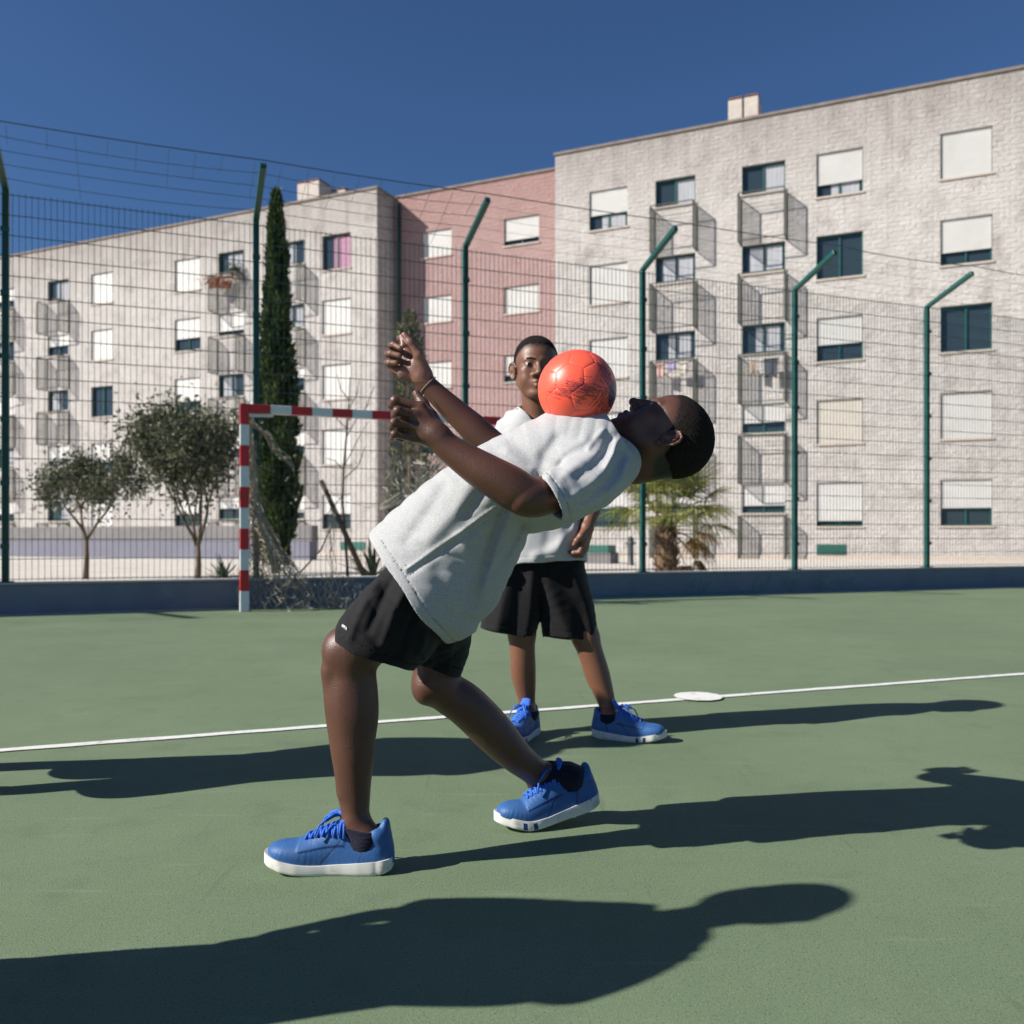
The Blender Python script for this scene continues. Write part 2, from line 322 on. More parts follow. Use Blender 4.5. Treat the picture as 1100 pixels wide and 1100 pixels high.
fence = thing('mesh_fence', 'tall dark green wire mesh fence with cranked posts along the court', 'fence', fp(0, 0.10, WH), FA)
PS, KN = 2.37, 4.12 - WH
ARM_H, ARM_R = 0.80, 0.30
for i in range(-4, 8):
    b = MB(); x = i * PS
    kz = KN - 0.012 * max(i, 0)
    # square post with a cranked arm that leans in over the court
    p = [(-.03, -.03), (.03, -.03), (.03, .03), (-.03, .03)]
    k2 = Vector((0, -ARM_H, ARM_R)); kd = k2.normalized(); off = 0.012
    b.box(x - .032, x + .032, -.032, .032, 0.022, kz)
    sec = lambda y, z: [(x - .032, y, z - .034), (x + .032, y, z - .034), (x + .032, y + .02, z + .034), (x - .032, y + .02, z + .034)]
    v = [(x - .0318, -.0318, kz - .002), (x + .0318, -.0318, kz - .002), (x + .0318, .0318, kz - .002), (x - .0318, .0318, kz - .002),
         (x - .0318, -.024, kz + .03), (x + .0318, -.024, kz + .03), (x + .0318, .012, kz + .068), (x - .0318, .012, kz + .068),
         (x - .0318, -ARM_H, kz + ARM_R), (x + .0318, -ARM_H, kz + ARM_R), (x + .0318, -ARM_H + .02, kz + ARM_R + .058), (x - .0318, -ARM_H + .02, kz + ARM_R + .058)]
    f = []
    for a in (0, 4):
        for k in range(4):
            kk = (k + 1) % 4; f.append((a + k, a + kk, a + 4 + kk, a + 4 + k))
    f += [(3, 2, 1, 0), (8, 9, 10, 11)]
    b.add(v, f); b.box(x - .07, x + .07, -.07, .07, 0.022, 0.032)
    b.build('fence_post', M['fgreen'], fence, bevel=0.006)
    for z in np.arange(0.35, KN - .1, 0.62):
        b = MB(); b.box(x - .040, x + .040, -.050, -.0325, z, z + .05); b.build('clamp', M['fgreen'], fence)
rnd = random.Random(11)
for i in range(-4, 7):
    b = MB(); x0 = i * PS + .012; x1 = (i + 1) * PS - .012
    z0, z1 = 0.05, KN - 0.02
    nv = 42
    for k in range(nv + 1):
        x = x0 + (x1 - x0) * k / nv
        j = rnd.uniform(-.003, .003)
        b.box(x - .0023, x + .0023, -.0443 + 0.0, -.0397, z0 - 0.02, z1 + .025 + j)
    nh = 19
    for k in range(nh + 1):
        z = z0 + (z1 - z0) * k / nh
        sag = rnd.uniform(-.006, .006)
        b.tube([(x0, -.037, z), ((x0 + x1) / 2, -.037, z + sag), (x1, -.037, z)], .0052, 4, sm=False)
    b.build('mesh_panel', M['wire'], fence)
    b = MB()
    for k in range(5):
        t = (k + 1) / 5
        y, z = -ARM_H * t, KN + 0.03 + ARM_R * t
        sg = -rnd.uniform(.01, .05) * (1 if k < 4 else 0.9)
        pts = [(i * PS + PS * u, y + .01, z + sg * 4 * u * (1 - u) + .05 * (t)) for u in np.linspace(0, 1, 9)]
        b.tube(pts, .0055 if k == 4 else (.0032 if i < 1 else .0018), 4, sm=False)
    if i < 1:
        for k in range(9):
            x = (i + (k + .5) / 9) * PS + rnd.uniform(-.04, .04); t0 = rnd.choice((0.0, 0.4, 0.6, .75))
            b.tube([(x, -ARM_H * t0, KN + .03 + ARM_R * t0), (x + .02, -ARM_H, KN + .04 + ARM_R)], .0025, 4, sm=False)
    b.build('top_strand', M['strand'], fence)

# scraps of green netting against the wall
rnd = random.Random(5)
sc = thing('net_scrap', 'frayed green netting scraps left along the foot of the wall', 'netting', fp(3, -0.03), FA)
b = MB()
for (px0, px1, n_) in ((738, 762, 5), (805, 825, 3), (838, 858, 5), (872, 915, 9)):
    for k in range(n_):
        px = px0 + (px1 - px0) * (k + rnd.random() * .6) / n_
        s = ((px - CX) / FPX * 11.2 - F0.x - 3 * FU.x)
        Yh = 25714 / (3000 - px); X = (px - CX) / FPX * Yh
        s = (Vector((X, Yh, 0)) - F0).dot(FU) - 3
        h0, h1 = rnd.uniform(.02, .1), rnd.uniform(.14, .24); L_ = (h1 - h0) * rnd.uniform(.3, .7)
        b.tube([(s, .018, h0), (s + L_ * .5, .020, (h0 + h1) / 2), (s + L_, .02, h1)], .0035, 4)
for k in range(140):
    s = rnd.uniform(-2.2, 3.4); h = rnd.uniform(.006, .05) ; s2 = s + rnd.uniform(-.22, .22)
    b.tube([(s, rnd.uniform(-.05, .01), rnd.uniform(.005, .02)), ((s + s2) / 2, rnd.uniform(-.03, .01), h), (s2, rnd.uniform(-.05, .01), rnd.uniform(.005, .02))], .0032, 4)
b.build('netting', M['scrap'], sc)

# ------------------------------------------------------------------ the goal
GP = ground(262.5, 657); GP.z = 0
goal = thing('football_goal', 'red and white banded goal with a torn net by the fence', 'goal', GP, FA)
GW, GH, GT = 3.0, 2.09, 0.088
def banded(name, along, L, n0, first_red, parent):
    b = MB(); z = 0.0; k = 0
    n = int(round(L / 0.205)); step = L / n
    for k in range(n):
        a0, a1 = k * step, (k + 1) * step
        red = (k % 2 == 0) == first_red
        along(b, a0, a1, 0 if red else 1)
    return b.build(name, [M['red'], M['white']], parent, bevel=0.004)
for px_, nm in ((0.0, 'post'), (GW, 'post')):
    banded(nm, lambda b, a0, a1, mi: b.box(px_ - GT / 2, px_ + GT / 2, -GT / 2, GT / 2, a0, a1, mi), GH, 0, False, goal)
banded('crossbar', lambda b, a0, a1, mi: b.box(GT / 2 + .001 + a0, GT / 2 + .001 + a1, -GT / 2 + .001, GT / 2 - .001, GH - GT, GH - .001, mi), GW - GT - .002, 0, True, goal)
b = MB(); b.bar((GT / 2 + .01, 0, GH - GT - .025), (GT / 2 + .24, 0, GH - GT - .012), .03, .03); b.build('corner_bracket', M['white'], goal)
# rear ground frame
b = MB(); b.tube([(0, .05, .03), (0, .55, .03), (GW, .55, .03), (GW, .05, .03)], .018, 6); b.build('ground_bar', M['net'], goal)

def L2(px, py, dY):
    """goal-local point for a photo pixel on the plane dY metres behind the goal line at the left post"""
    Y = GP.y + dY
    p = W(px, py, Y) - GP
    return Vector((p.dot(FU), p.dot(FV), p.z))
rnd = random.Random(21)
def netsheet(b, fn, nu, nv, r, drop=0.12, jit=0.02):
    P = {}
    for i in range(nu + 1):
        for j in range(nv + 1):
            u = (i + (0.5 if j % 2 else 0)) / (nu + .5); v = j / nv
            p = fn(u, v); P[i, j] = p + Vector((rnd.gauss(0, jit), rnd.gauss(0, jit), rnd.gauss(0, jit)))
    for j in range(nv):
        for i in range(nu + 1):
            for di in ((0, 1) if j % 2 else (-1, 0)):
                k = (i + di, j + 1)
                if k in P and rnd.random() > drop:
                    a, c = P[i, j], P[k]; m_ = (a + c) / 2 + Vector((rnd.gauss(0, jit * .4), rnd.gauss(0, jit * .4), -abs(rnd.gauss(0, jit * .5))))
                    b.tube([a, m_, c], r, 3, sm=False, cap=False)
def interp(tab, v):
    for k in range(len(tab) - 1):
        if v <= tab[k + 1][0] or k == len(tab) - 2:
            t = (v - tab[k][0]) / (tab[k + 1][0] - tab[k][0]); return [a + (c - a) * t for a, c in zip(tab[k][1:], tab[k + 1][1:])]
b = MB()
tab = [(0, 266, 452, 5), (.3, 271, 500, 6), (.5, 275, 548, 10), (.65, 283, 575, 26), (.85, 293, 603, 50), (1, 300, 628, 62)]
def hang(u, v):
    x, y, wd = interp(tab, v); return L2(x + (u - .5) * wd, y + (u - .5) * wd * .25, .25 + .18 * math.sin(u * 9))
netsheet(b, hang, 16, 26, .0048, .1, .016); netsheet(b, hang, 12, 24, .0042, .2, .03)
for k in range(26):
    u = rnd.random(); b.tube([hang(u + rnd.gauss(0, .05), v) for v in np.linspace(0, .98, 14)], .0036, 3, sm=False)
tab2 = [(0, 270, 450, 8), (.4, 290, 474, 12), (1, 314, 500, 26)]
def drape(u, v):
    x, y, wd = interp(tab2, v); return L2(x + (u - .5) * wd * .3, y + (u - .5) * wd + 4 * math.sin(v * 9 + u * 4), .3 + .1 * u)
netsheet(b, drape, 5, 14, .0042, .25, .012)
for k in range(7): b.tube([drape(.1 + k * .13, v) for v in np.linspace(0, .75 + .25 * rnd.random(), 9)], .0036, 3, sm=False)
def low(u, v): return L2(270 + 122 * u, 623 + 6 * math.sin(u * 7) + (31 - 6 * math.sin(u * 7)) * v - 2.5 * u, .35 + .12 * math.sin(u * 15 + v * 3))
netsheet(b, low, 22, 5, .0042, .08, .016)
def low2(u, v): return L2(262 + 130 * u, 640 + 14 * v - 2 * u, .2 + .15 * math.sin(u * 11))
netsheet(b, low2, 20, 3, .004, .2, .03)
def lft(u, v): return L2(257 + 10 * u - 3 * v, 600 + 54 * v, .12 + .1 * u)
netsheet(b, lft, 3, 9, .004, .2, .012)
b.build('torn_net', M['net'], goal)
b = MB()
for k in range(5): b.tube([L2(357 + rnd.gauss(0, 2) * (1 + v * 1.5), 545 + 107 * v, .4) for v in np.linspace(0, 1, 9)], .004, 3, sm=False)
for k in range(14): b.tube([L2(357 + rnd.gauss(0, 5), 640 + rnd.random() * 12, .4), L2(357 + rnd.gauss(0, 5), 640 + rnd.random() * 12, .4)], .006, 3)
b.tube([L2(345, 520, .5), L2(368, 538, .5), L2(395, 545, .5), L2(420, 540, .5), L2(462, 500, .5)], .0035, 3)
b.tube([L2(362, 548, .5), L2(345, 590, .5), L2(322, 615, .5)], .012, 3)
b.build('hanging_cord', M['net'], goal)
b = MB()
def swag(u, v): return L2(410 + 92 * u, 478 + 30 * (1 - u) * .3 + (58 - 44 * u) * v + 10 * math.sin(u * 3.1) , .5 + .15 * math.sin(u * 8 + v * 2))
netsheet(b, swag, 12, 6, .0052, .1, .018); netsheet(b, swag, 9, 5, .0045, .25, .03)
for k in range(5): b.tube([L2(408 + 90 * t, 545 - 62 * t ** 1.5 - k * 6 * t + 3 * math.sin(t * 6 + k), .55) for t in np.linspace(0, 1, 9)], .007, 3)
b.build('net_swag', M['net_pale'], goal)

# ------------------------------------------------------------------ apartment buildings
BA = R(-23.8)
BU = Vector((math.cos(BA), math.sin(BA), 0)); BV = Vector((-math.sin(BA), math.cos(BA), 0))
BN = -BV
P0 = Vector((205 / FPX * 32, 32, 0))
def face(px, back=0.0):
    """point on the facade plane (set back by `back`) seen at column px"""
    r = Vector(((px - CX) / FPX, 1, 0)); return r * ((P0 + BV * back).dot(BV) / r.dot(BV))
def sof(px, O, back=0.0): return (face(px, back) - O).dot(BU)
ROWZ = [13.92 - 2.825 * k for k in range(5)]
rb = random.Random(8)

def window(parent, x0, x1, zt, h, shut, kind='dark', cream=False, frame='alu', curtain=None):
    """recessed window: frame > pane, shutter, sill, curtain; `shut` is how far the roller shutter is down"""
    z0, z1 = zt - h, zt; D = 0.17
    b = MB(); fw = .055
    b.box(x0 + .003, x0 + fw, D - .06, D, z0 + .003, z1 - .003); b.box(x1 - fw, x1 - .003, D - .06, D, z0 + .003, z1 - .003)
    b.box(x0 + fw, x1 - fw, D - .06, D, z0 + .003, z0 + fw); b.box(x0 + fw, x1 - fw, D - .06, D, z1 - fw, z1 - .003)
    xm = (x0 + x1) / 2; b.box(xm - .03, xm + .03, D - .055, D - .004, z0 + fw, z1 - fw)
    if kind == 'rail': b.box(x0 + fw, x1 - fw, D - .065, D - .006, z0 + h * .36, z0 + h * .36 + .10)
    w_ = b.build('window', M[frame], parent)
    b = MB(); b.box(x0 + .01, x1 - .01, D + .001, D + .012, z0 + .01, z1 - .01); b.build('pane', M['glass'], w_)
    if curtain:
        b = MB(); ca, cb_ = curtain[0], curtain[1]
        n = 14; vs_, fs = [], []
        for i in range(n + 1):
            x = x0 + fw + (x1 - x0 - 2 * fw) * (ca + (cb_ - ca) * i / n); y = D - .012 + .008 * math.sin(i * 2.1)
            vs_ += [(x, y, z0 + fw + .02), (x, y, z1 - fw - (.02 if len(curtain) < 3 else curtain[2]))]
        for i in range(n): fs.append((2 * i, 2 * i + 2, 2 * i + 3, 2 * i + 1))
        b.add(vs_, fs, 0, True); b.build('curtain', M['curtain_pink' if kind == 'pink' else 'curtain'], w_)
    if shut > 0:
        b = MB(); n = max(2, int(h * shut / .055)); zz = z1 - .004; st = (h * shut - .006) / n
        for k in range(n):
            za, zb = zz - k * st, zz - (k + 1) * st
            b.add([(x0 + .02, .075, za), (x1 - .02, .075, za), (x1 - .02, .066, za - st * .5), (x0 + .02, .066, za - st * .5), (x1 - .02, .077, zb), (x0 + .02, .077, zb)], [(1, 0, 3, 2), (2, 3, 5, 4)])
        b.box(x0 + .02, x1 - .02, .06, .09, zz - h * shut - .02, zz - h * shut + .012)
        b.build('shutter', M['shutter_old' if cream else 'shutter'], w_)
    b = MB(); b.box(x0 - .05, x1 + .05, -.05, D - .062, z0 - .06, z0 - .002); b.build('sill', M['sill'], w_)
    return w_

def cage(parent, x0, x1, z1, h, out=0.62):
    """drying cage under a window: rails in front, a slatted panel on each side"""
    b = MB(); z0 = z1 - h; t = .035
    for x in (x0, x1):
        b.box(x - t / 2, x + t / 2, -out, -out + t, z0, z1); b.box(x - t / 2, x + t / 2, -.03, 0, z0, z1)
        for z in (z0, z1): b.box(x - t / 2 + .002, x + t / 2 - .002, -out + t, -.03, z - t / 2, z + t / 2)
    for z in (z0, z1): b.box(x0 + t / 2, x1 - t / 2, -out + .003, -out + t - .003, z - t / 2, z + t / 2)
    for k in range(3): b.box(x0, x1, -out * (.25 + .22 * k) - .004, -out * (.25 + .22 * k) + .004, z1 - .05, z1 - .042)
    c = b.build('laundry_cage', M['cage'], parent)
    for x in (x0, x1):
        b = MB(); n = 11
        for k in range(n):
            y = -out + t + (out - t - .03) * (k + .5) / n
            b.box(x - .006, x + .006, y - .008, y + .008, z0 + t / 2, z1 - t / 2)
        b.build('side_panel', M['slat'], c)
    return c

def facade(parent, s0, s1, H, depth, holes, m, name='wall'):
    """front wall with real openings and reveals, plus sides, back and roof"""
    b = MB(); D = 0.19
    xs = sorted({s0, s1, *[h[0] for h in holes], *[h[1] for h in holes]}); zs = sorted({-.1, H, *[h[2] for h in holes], *[h[3] for h in holes]})
    for i in range(len(xs) - 1):
        for j in range(len(zs) - 1):
            cx, cz = (xs[i] + xs[i + 1]) / 2, (zs[j] + zs[j + 1]) / 2
            if any(h[0] < cx < h[1] and h[2] < cz < h[3] for h in holes): continue
            b.add([(xs[i], 0, zs[j]), (xs[i + 1], 0, zs[j]), (xs[i + 1], 0, zs[j + 1]), (xs[i], 0, zs[j + 1])], [(0, 1, 2, 3)])
    for (x0, x1, z0, z1) in holes:
        v = [(x0, 0, z0), (x1, 0, z0), (x1, 0, z1), (x0, 0, z1), (x0, D, z0), (x1, D, z0), (x1, D, z1), (x0, D, z1)]
        b.add(v, [(0, 4, 5, 1), (1, 5, 6, 2), (2, 6, 7, 3), (3, 7, 4, 0), (4, 7, 6, 5)])
    b.add([(s0, 0, -.1), (s0, 0, H), (s0, depth, H), (s0, depth, -.1)], [(0, 1, 2, 3)])
    b.add([(s1, 0, -.1), (s1, 0, H), (s1, depth, H), (s1, depth, -.1)], [(3, 2, 1, 0)])
    b.add([(s0, depth, -.1), (s0, depth, H), (s1, depth, H), (s1, depth, -.1)], [(0, 1, 2, 3)])
    b.add([(s0, 0, H), (s1, 0, H), (s1, depth, H), (s0, depth, H)], [(0, 1, 2, 3)])
    return b.build(name, m, parent)

def coping(parent, s0, s1, H, depth):
    b = MB(); b.box(s0 - .05, s1 + .05, -.06, .22, H + .002, H + .09); b.box(s0 - .05, s0 + .22, .221, depth, H + .002, H + .09); b.box(s1 - .22, s1 + .05, .221, depth, H + .002, H + .09)
    return b.build('roof_coping', M['coping'], parent)

def chimney(parent, xs, y, H, w_, h_):
    c = None
    for k, x in enumerate(xs):
        b = MB(); b.box(x - w_ / 2, x + w_ / 2, y, y + .9, H - .05, H + h_); c = b.build('chimney', M['flue'], parent, bevel=.02)
        b = MB(); b.box(x - w_ / 2 + .05, x + w_ / 2 - .05, y + .06, y + .84, H + h_ + .001, H + h_ + .06); b.box(x - w_ / 2 + .01, x + w_ / 2 - .01, y + .01, y + .89, H + h_ + .0605, H + h_ + .09)
        b.build('chimney_cap', M['brick'], c)

DEPTH = 11.0
# right-hand white block
OR = face(596.5)
rt = thing('apartment_building', 'tall white blockwork apartment building on the right with laundry cages', 'building', OR, BA)
H1 = 15.55
colA = (sof(633, OR), sof(674, OR)); colB = (sof(704, OR), sof(747, OR)); colC = (sof(797, OR), sof(843.5, OR)); colD = (sof(877, OR), sof(927, OR))
per = colD[1] + .9 + 1.2
cols = [('w', *colA), ('c', *colB), ('c', *colC), ('w', *colD)]
sx = colD[1] + 2.35
cols += [('w', sx, sx + 1.5), ('c', sx + 3.0, sx + 4.5), ('c', sx + 6.4, sx + 7.9), ('w', sx + 9.4, sx + 10.9)]
holes, specs = [], []
shutA = [.60, .985, .985, .985, .5]; shutD = [.70, 0, .60, .985, .86]
shutB = [0, 0, 0, .5, .7]; shutC = [0, 0, 0, .62, .72]; shE = [.985, .7, 0, .985, .6]; shF = [0, .6, .4, 0, .985]
sh = [shutA, shutB, shutC, shutD, shE, shF, [.5, 0, 0, .7, 0], [.985, .6, .985, 0, .8]]
for ci, (k, x0, x1) in enumerate(cols):
    for r in range(5):
        h = 1.50 if k == 'w' else 1.02
        if k == 'c' and ci == 1: h = 1.0
        specs.append((ci, r, k, x0, x1, ROWZ[r], h, sh[ci][r])); holes.append((x0, x1, ROWZ[r] - h, ROWZ[r]))
facade(rt, 0, sx + 13.5, H1, DEPTH, holes, M['wall_white'])
coping(rt, 0, sx + 13.5, H1, DEPTH)
for (ci, r, k, x0, x1, zt, h, s) in specs:
    cur = None
    if k == 'c' and s == 0: cur = ((.5, 1), (.15, .95), (.3, .9))[r % 3]
    if k == 'w' and r == 0: cur = (.3, .95)
    window(rt, x0, x1, zt, h, s, 'rail' if k == 'w' and s < .9 and s > 0 else 'dark', cream=(ci == 3 and r == 3), frame='alu', curtain=cur)
    if k == 'c': cage(rt, x0 - .04, x1 + .04, zt - h - .13, 1.66 if r < 4 else 1.5)
chimney(rt, [sof(783.5, OR) + .12, sof(801.5, OR) + .10], .5, H1, .50, 1.05)
b = MB()
x0, x1 = sof(877, OR), sof(909, OR)
b.box(x0, x1, -.03, -.002, .15, .50)
for k in range(7): b.box(x0 + .02, x1 - .02, -.045, -.0305, .18 + .045 * k, .20 + .045 * k)
b.build('vent_grille', M['vent'], rt)
b = MB(); b.box(0, sx + 13.5, -.04, -.001, -.05, .12); b.build('plinth', M['sill'], rt)

# pink block, set back between the white ones
BACK = 1.4
OP = face(596.5) + BV * BACK
OPL = face(405)
wl = (OPL - face(596.5)).dot(BU)
pk = thing('apartment_building', 'pink blockwork apartment building set back between the two white ones', 'building', OP + BU * wl, BA)
OPo = OP + BU * wl
W_P = -wl
pcols = [(sof(453, OPo, BACK), sof(485, OPo, BACK)), (sof(541.5, OPo, BACK), sof(579, OPo, BACK))]
holes, specs = [], []
shp = [[.985, .985, .985, .7, .985], [.78, .985, .72, .985, .8]]
for ci, (x0, x1) in enumerate(pcols):
    for r in range(5):
        h = 1.13; specs.append((x0, x1, ROWZ[r] + .03, h, shp[ci][r])); holes.append((x0, x1, ROWZ[r] + .03 - h, ROWZ[r] + .03))
HP = 15.62
facade(pk, 0.02, W_P - .02, HP, DEPTH, holes, M['wall_pink']); coping(pk, 0.08, W_P - .08, HP, DEPTH)
for (x0, x1, zt, h, s) in specs: window(pk, x0, x1, zt, h, s)
b = MB(); b.tube([(.30, -.09, 0), (.30, -.09, HP - .3)], .075, 8); b.build('drainpipe', M['alu'], pk)

# left-hand white block
OL = face(405)
lf = thing('apartment_building', 'white blockwork apartment building on the left behind the cypress', 'building', OL, BA)
cL = [('w', sof(346, OL), sof(376.5, OL)), ('c', sof(300, OL), sof(327, OL)), ('c', sof(234.5, OL), sof(262, OL)), ('w', sof(187.5, OL), sof(215.5, OL))]
sl0 = cL[3][1] - 4.0
cL += [('w', sl0 - 1.5, sl0), ('c', sl0 - 4.6, sl0 - 3.1), ('c', sl0 - 8.6, sl0 - 7.1), ('w', sl0 - 11.4, sl0 - 9.9), ('w', sl0 - 15.2, sl0 - 13.7)]
shl = [[0, .985, .985, .985, .55], [0, 0, .4, .6, .7], [0, .75, .0, .6, .5], [.985, .6, .7, .985, .5], [.985, .985, 0, .6, .985], [0, .5, 0, .7, 0], [.6, 0, .985, 0, .6], [.985, .6, .985, .4, .985], [.6, .985, .3, .985, .6]]
holes, specs = [], []
for ci, (k, x0, x1) in enumerate(cL):
    for r in range(5):
        h = 1.52 if k == 'w' else 1.05
        specs.append((ci, r, k, x0, x1, ROWZ[r], h, shl[ci][r])); holes.append((x0, x1, ROWZ[r] - h, ROWZ[r]))
SL = sl0 - 17.5
facade(lf, SL, 0, H1 + .02, DEPTH, holes, M['wall_white']); coping(lf, SL, 0, H1 + .02, DEPTH)
for (ci, r, k, x0, x1, zt, h, s) in specs:
    cur = None; kd = 'dark'
    if ci == 0 and r == 0: cur = (.35, 1); kd = 'pink'
    elif k == 'c' and s == 0: cur = ((.45, 1), (.1, .6), (.3, .9))[(r + ci) % 3]
    window(lf, x0, x1, zt, h, s, kd, frame='alud' if ci == 0 else 'alu', curtain=cur)
    if k == 'c': cage(lf, x0 - .04, x1 + .04, zt - h - .13, 1.62 if r < 4 else 1.45)
chimney(lf, [sof(318, OL) - .1, sof(327, OL) + .05], .6, H1, .58, 1.15)
chimney(lf, [sof(338, OL) + .1], 1.6, H1, .8, 1.0)
b = MB(); b.box(SL, -.001, -.04, -.001, -.05, .12); b.build('plinth', M['sill'], lf)
b = MB(); x0, x1 = sof(366, OL), sof(392, OL); b.box(x0, x1, -.03, -.002, .2, .55); b.build('vent_grille', M['vent'], lf)

# garments hung in the cages, plants in another
def garment(label, col_, x, y, z, wd, ht, parent_t, seed, cat='garment', name='hung_garment'):
    p = parent_t.matrix_basis @ Vector((x, y, z)); rn = random.Random(seed)
    b = MB(); n, m_ = 8, 6; vs_, fs = [], []
    for j in range(m_ + 1):
        for i in range(n + 1):
            u, v = i / n - .5, j / m_
            vs_.append((u * wd * (1 - .15 * v), .03 * math.sin(u * 11 + seed) * (.3 + v), -v * ht * (1 + .08 * math.sin(u * 7 + seed))))
    for j in range(m_):
        for i in range(n): a = j * (n + 1) + i; fs.append((a, a + 1, a + n + 2, a + n + 1))
    b.add(vs_, fs, 0, True)
    m = mat('cloth_' + str(seed), col_, 0.9, 0.1)
    o = b.build(name, m); o.location = p; o.rotation_euler = (0, 0, BA)
    sd = o.modifiers.new('thickness', 'SOLIDIFY'); sd.thickness = .008
    tag(o, label, cat, 'laundry drying in the cages')
zc = ROWZ[2] - 1.0 - .2
cb0, cb1 = colB
garment('pale pink garment hung at the left of the white building laundry cage', (.50, .33, .30), cb0 + .3, -.45, zc, .34, .5, rt, 1)
garment('lilac garment hung in the middle of the white building laundry cage', (.42, .36, .55), cb0 + .72, -.5, zc + .02, .3, .34, rt, 2)
garment('off white cloth hung at the right of the white building laundry cage', (.60, .55, .48), cb0 + 1.15, -.45, zc, .36, .46, rt, 3)
zc = ROWZ[2] - 1.02 - .2
garment('dark grey garment hung in the upper white building cage beside the post', (.07, .08, .10), colC[0] + 1.05, -.4, zc - .1, .5, .62, rt, 5)
garment('beige towel hung in the upper white building cage beside a dark garment', (.34, .27, .22), colC[0] + .45, -.4, zc - .15, .26, .45, rt, 6)
# ------------------------------------------------------------------ things between the fence and the buildings
lp = Vector(((184 - CX) / FPX * 30, 30, 0))
gw = thing('parapet_wall', 'dark grey low parapet with a lavender base behind the cypress and the olive tree', 'wall', W(335, 577, 29.0) * 1, BA)
gw.location.z = 0
ln = 15.5
b = MB(); b.box(-ln, 0, 0, .35, .60, 1.14); b.build('wall_body', M['grey_wall'], gw, bevel=.02)
b = MB(); b.box(-ln, -.05, -.05, .36, -.05, .598); b.build('wall_base', M['lav'], gw, bevel=.02)
cb = thing('planter_box', 'low grey rendered box with a green vent beside the standing person', 'box', W(628, 577, 25.5), BA); cb.location.z = 0
b = MB(); b.box(-1.6, .78, 0, .8, -.05, .30); b.build('box_body', M['grey_wall'], cb, bevel=.02)
b = MB(); b.box(-1.5, .72, .05, .7, .30, .52)
b.build('vent_hood', M['vent'], cb, bevel=.02)

bo = thing('bollard', 'dark grey iron bollard with a collar and domed cap left of the palm', 'bollard', W(677.5, 577, 24.0), 0); bo.location.z = 0
def lathe(b, prof, n=16, mi=0, c=(0, 0)):
    vs_, fs = [], []
    for (r, z) in prof:
        for k in range(n): vs_.append((c[0] + r * math.cos(k * math.tau / n), c[1] + r * math.sin(k * math.tau / n), z))
    for i in range(len(prof) - 1):
        for k in range(n): fs.append((i * n + k, i * n + (k + 1) % n, (i + 1) * n + (k + 1) % n, (i + 1) * n + k))
    fs.append(tuple(range(n - 1, -1, -1))); fs.append(tuple((len(prof) - 1) * n + k for k in range(n)))
    b.add(vs_, fs, mi, True)
b = MB(); lathe(b, [(.11, -.05), (.11, .0), (.082, .03), (.08, .50), (.082, .55)]); b.build('post', M['bollard'], bo)
b = MB(); lathe(b, [(.10, .551), (.105, .58), (.09, .62), (.07, .63), (.085, .66), (.08, .72), (.05, .76), (.01, .775)]); b.box(-.14, .14, -.03, .03, .57, .61); b.build('cap', M['bollard'], bo)

def tints(o, per_face, fn):
    me = o.data; a = me.attributes.new('tint', 'FLOAT', 'FACE'); a.data.foreach_set('value', fn)

def leaf_mesh(name, m, P, T, N, ln, wd, tint, parent, tri=False):
    """many small leaves: base points P, directions T, side vectors N, lengths, widths"""
    P, T, N = np.asarray(P), np.asarray(T), np.asarray(N); ln = np.asarray(ln)[:, None]; wd = np.asarray(wd)[:, None]
    n = len(P)
    B_ = np.cross(T, N); B_ /= np.linalg.norm(B_, axis=1)[:, None] + 1e-9
    v = np.stack([P, P + T * ln * .45 + N * wd + B_ * wd * .25, P + T * ln, P + T * ln * .45 - N * wd + B_ * wd * .25], 1).reshape(-1, 3)
    o_ = parent.location
    v = v - np.array(o_)
    me = bpy.data.meshes.new(name)
    me.vertices.add(4 * n); me.vertices.foreach_set('co', v.astype(np.float32).ravel())
    me.loops.add(4 * n); me.loops.foreach_set('vertex_index', np.arange(4 * n, dtype=np.int32))
    me.polygons.add(n); me.polygons.foreach_set('loop_start', np.arange(0, 4 * n, 4, dtype=np.int32))
    try: me.polygons.foreach_set('loop_total', np.full(n, 4, dtype=np.int32))
    except Exception: pass
    me.update(calc_edges=True); me.validate()
    me.materials.append(m)
    a = me.attributes.new('tint', 'FLOAT', 'FACE'); a.data.foreach_set('value', np.asarray(tint, dtype=np.float32))
    o = bpy.data.objects.new(name, me); C.objects.link(o); o.parent = parent
    return o
def unit(a): return a / (np.linalg.norm(a, axis=-1, keepdims=True) + 1e-9)

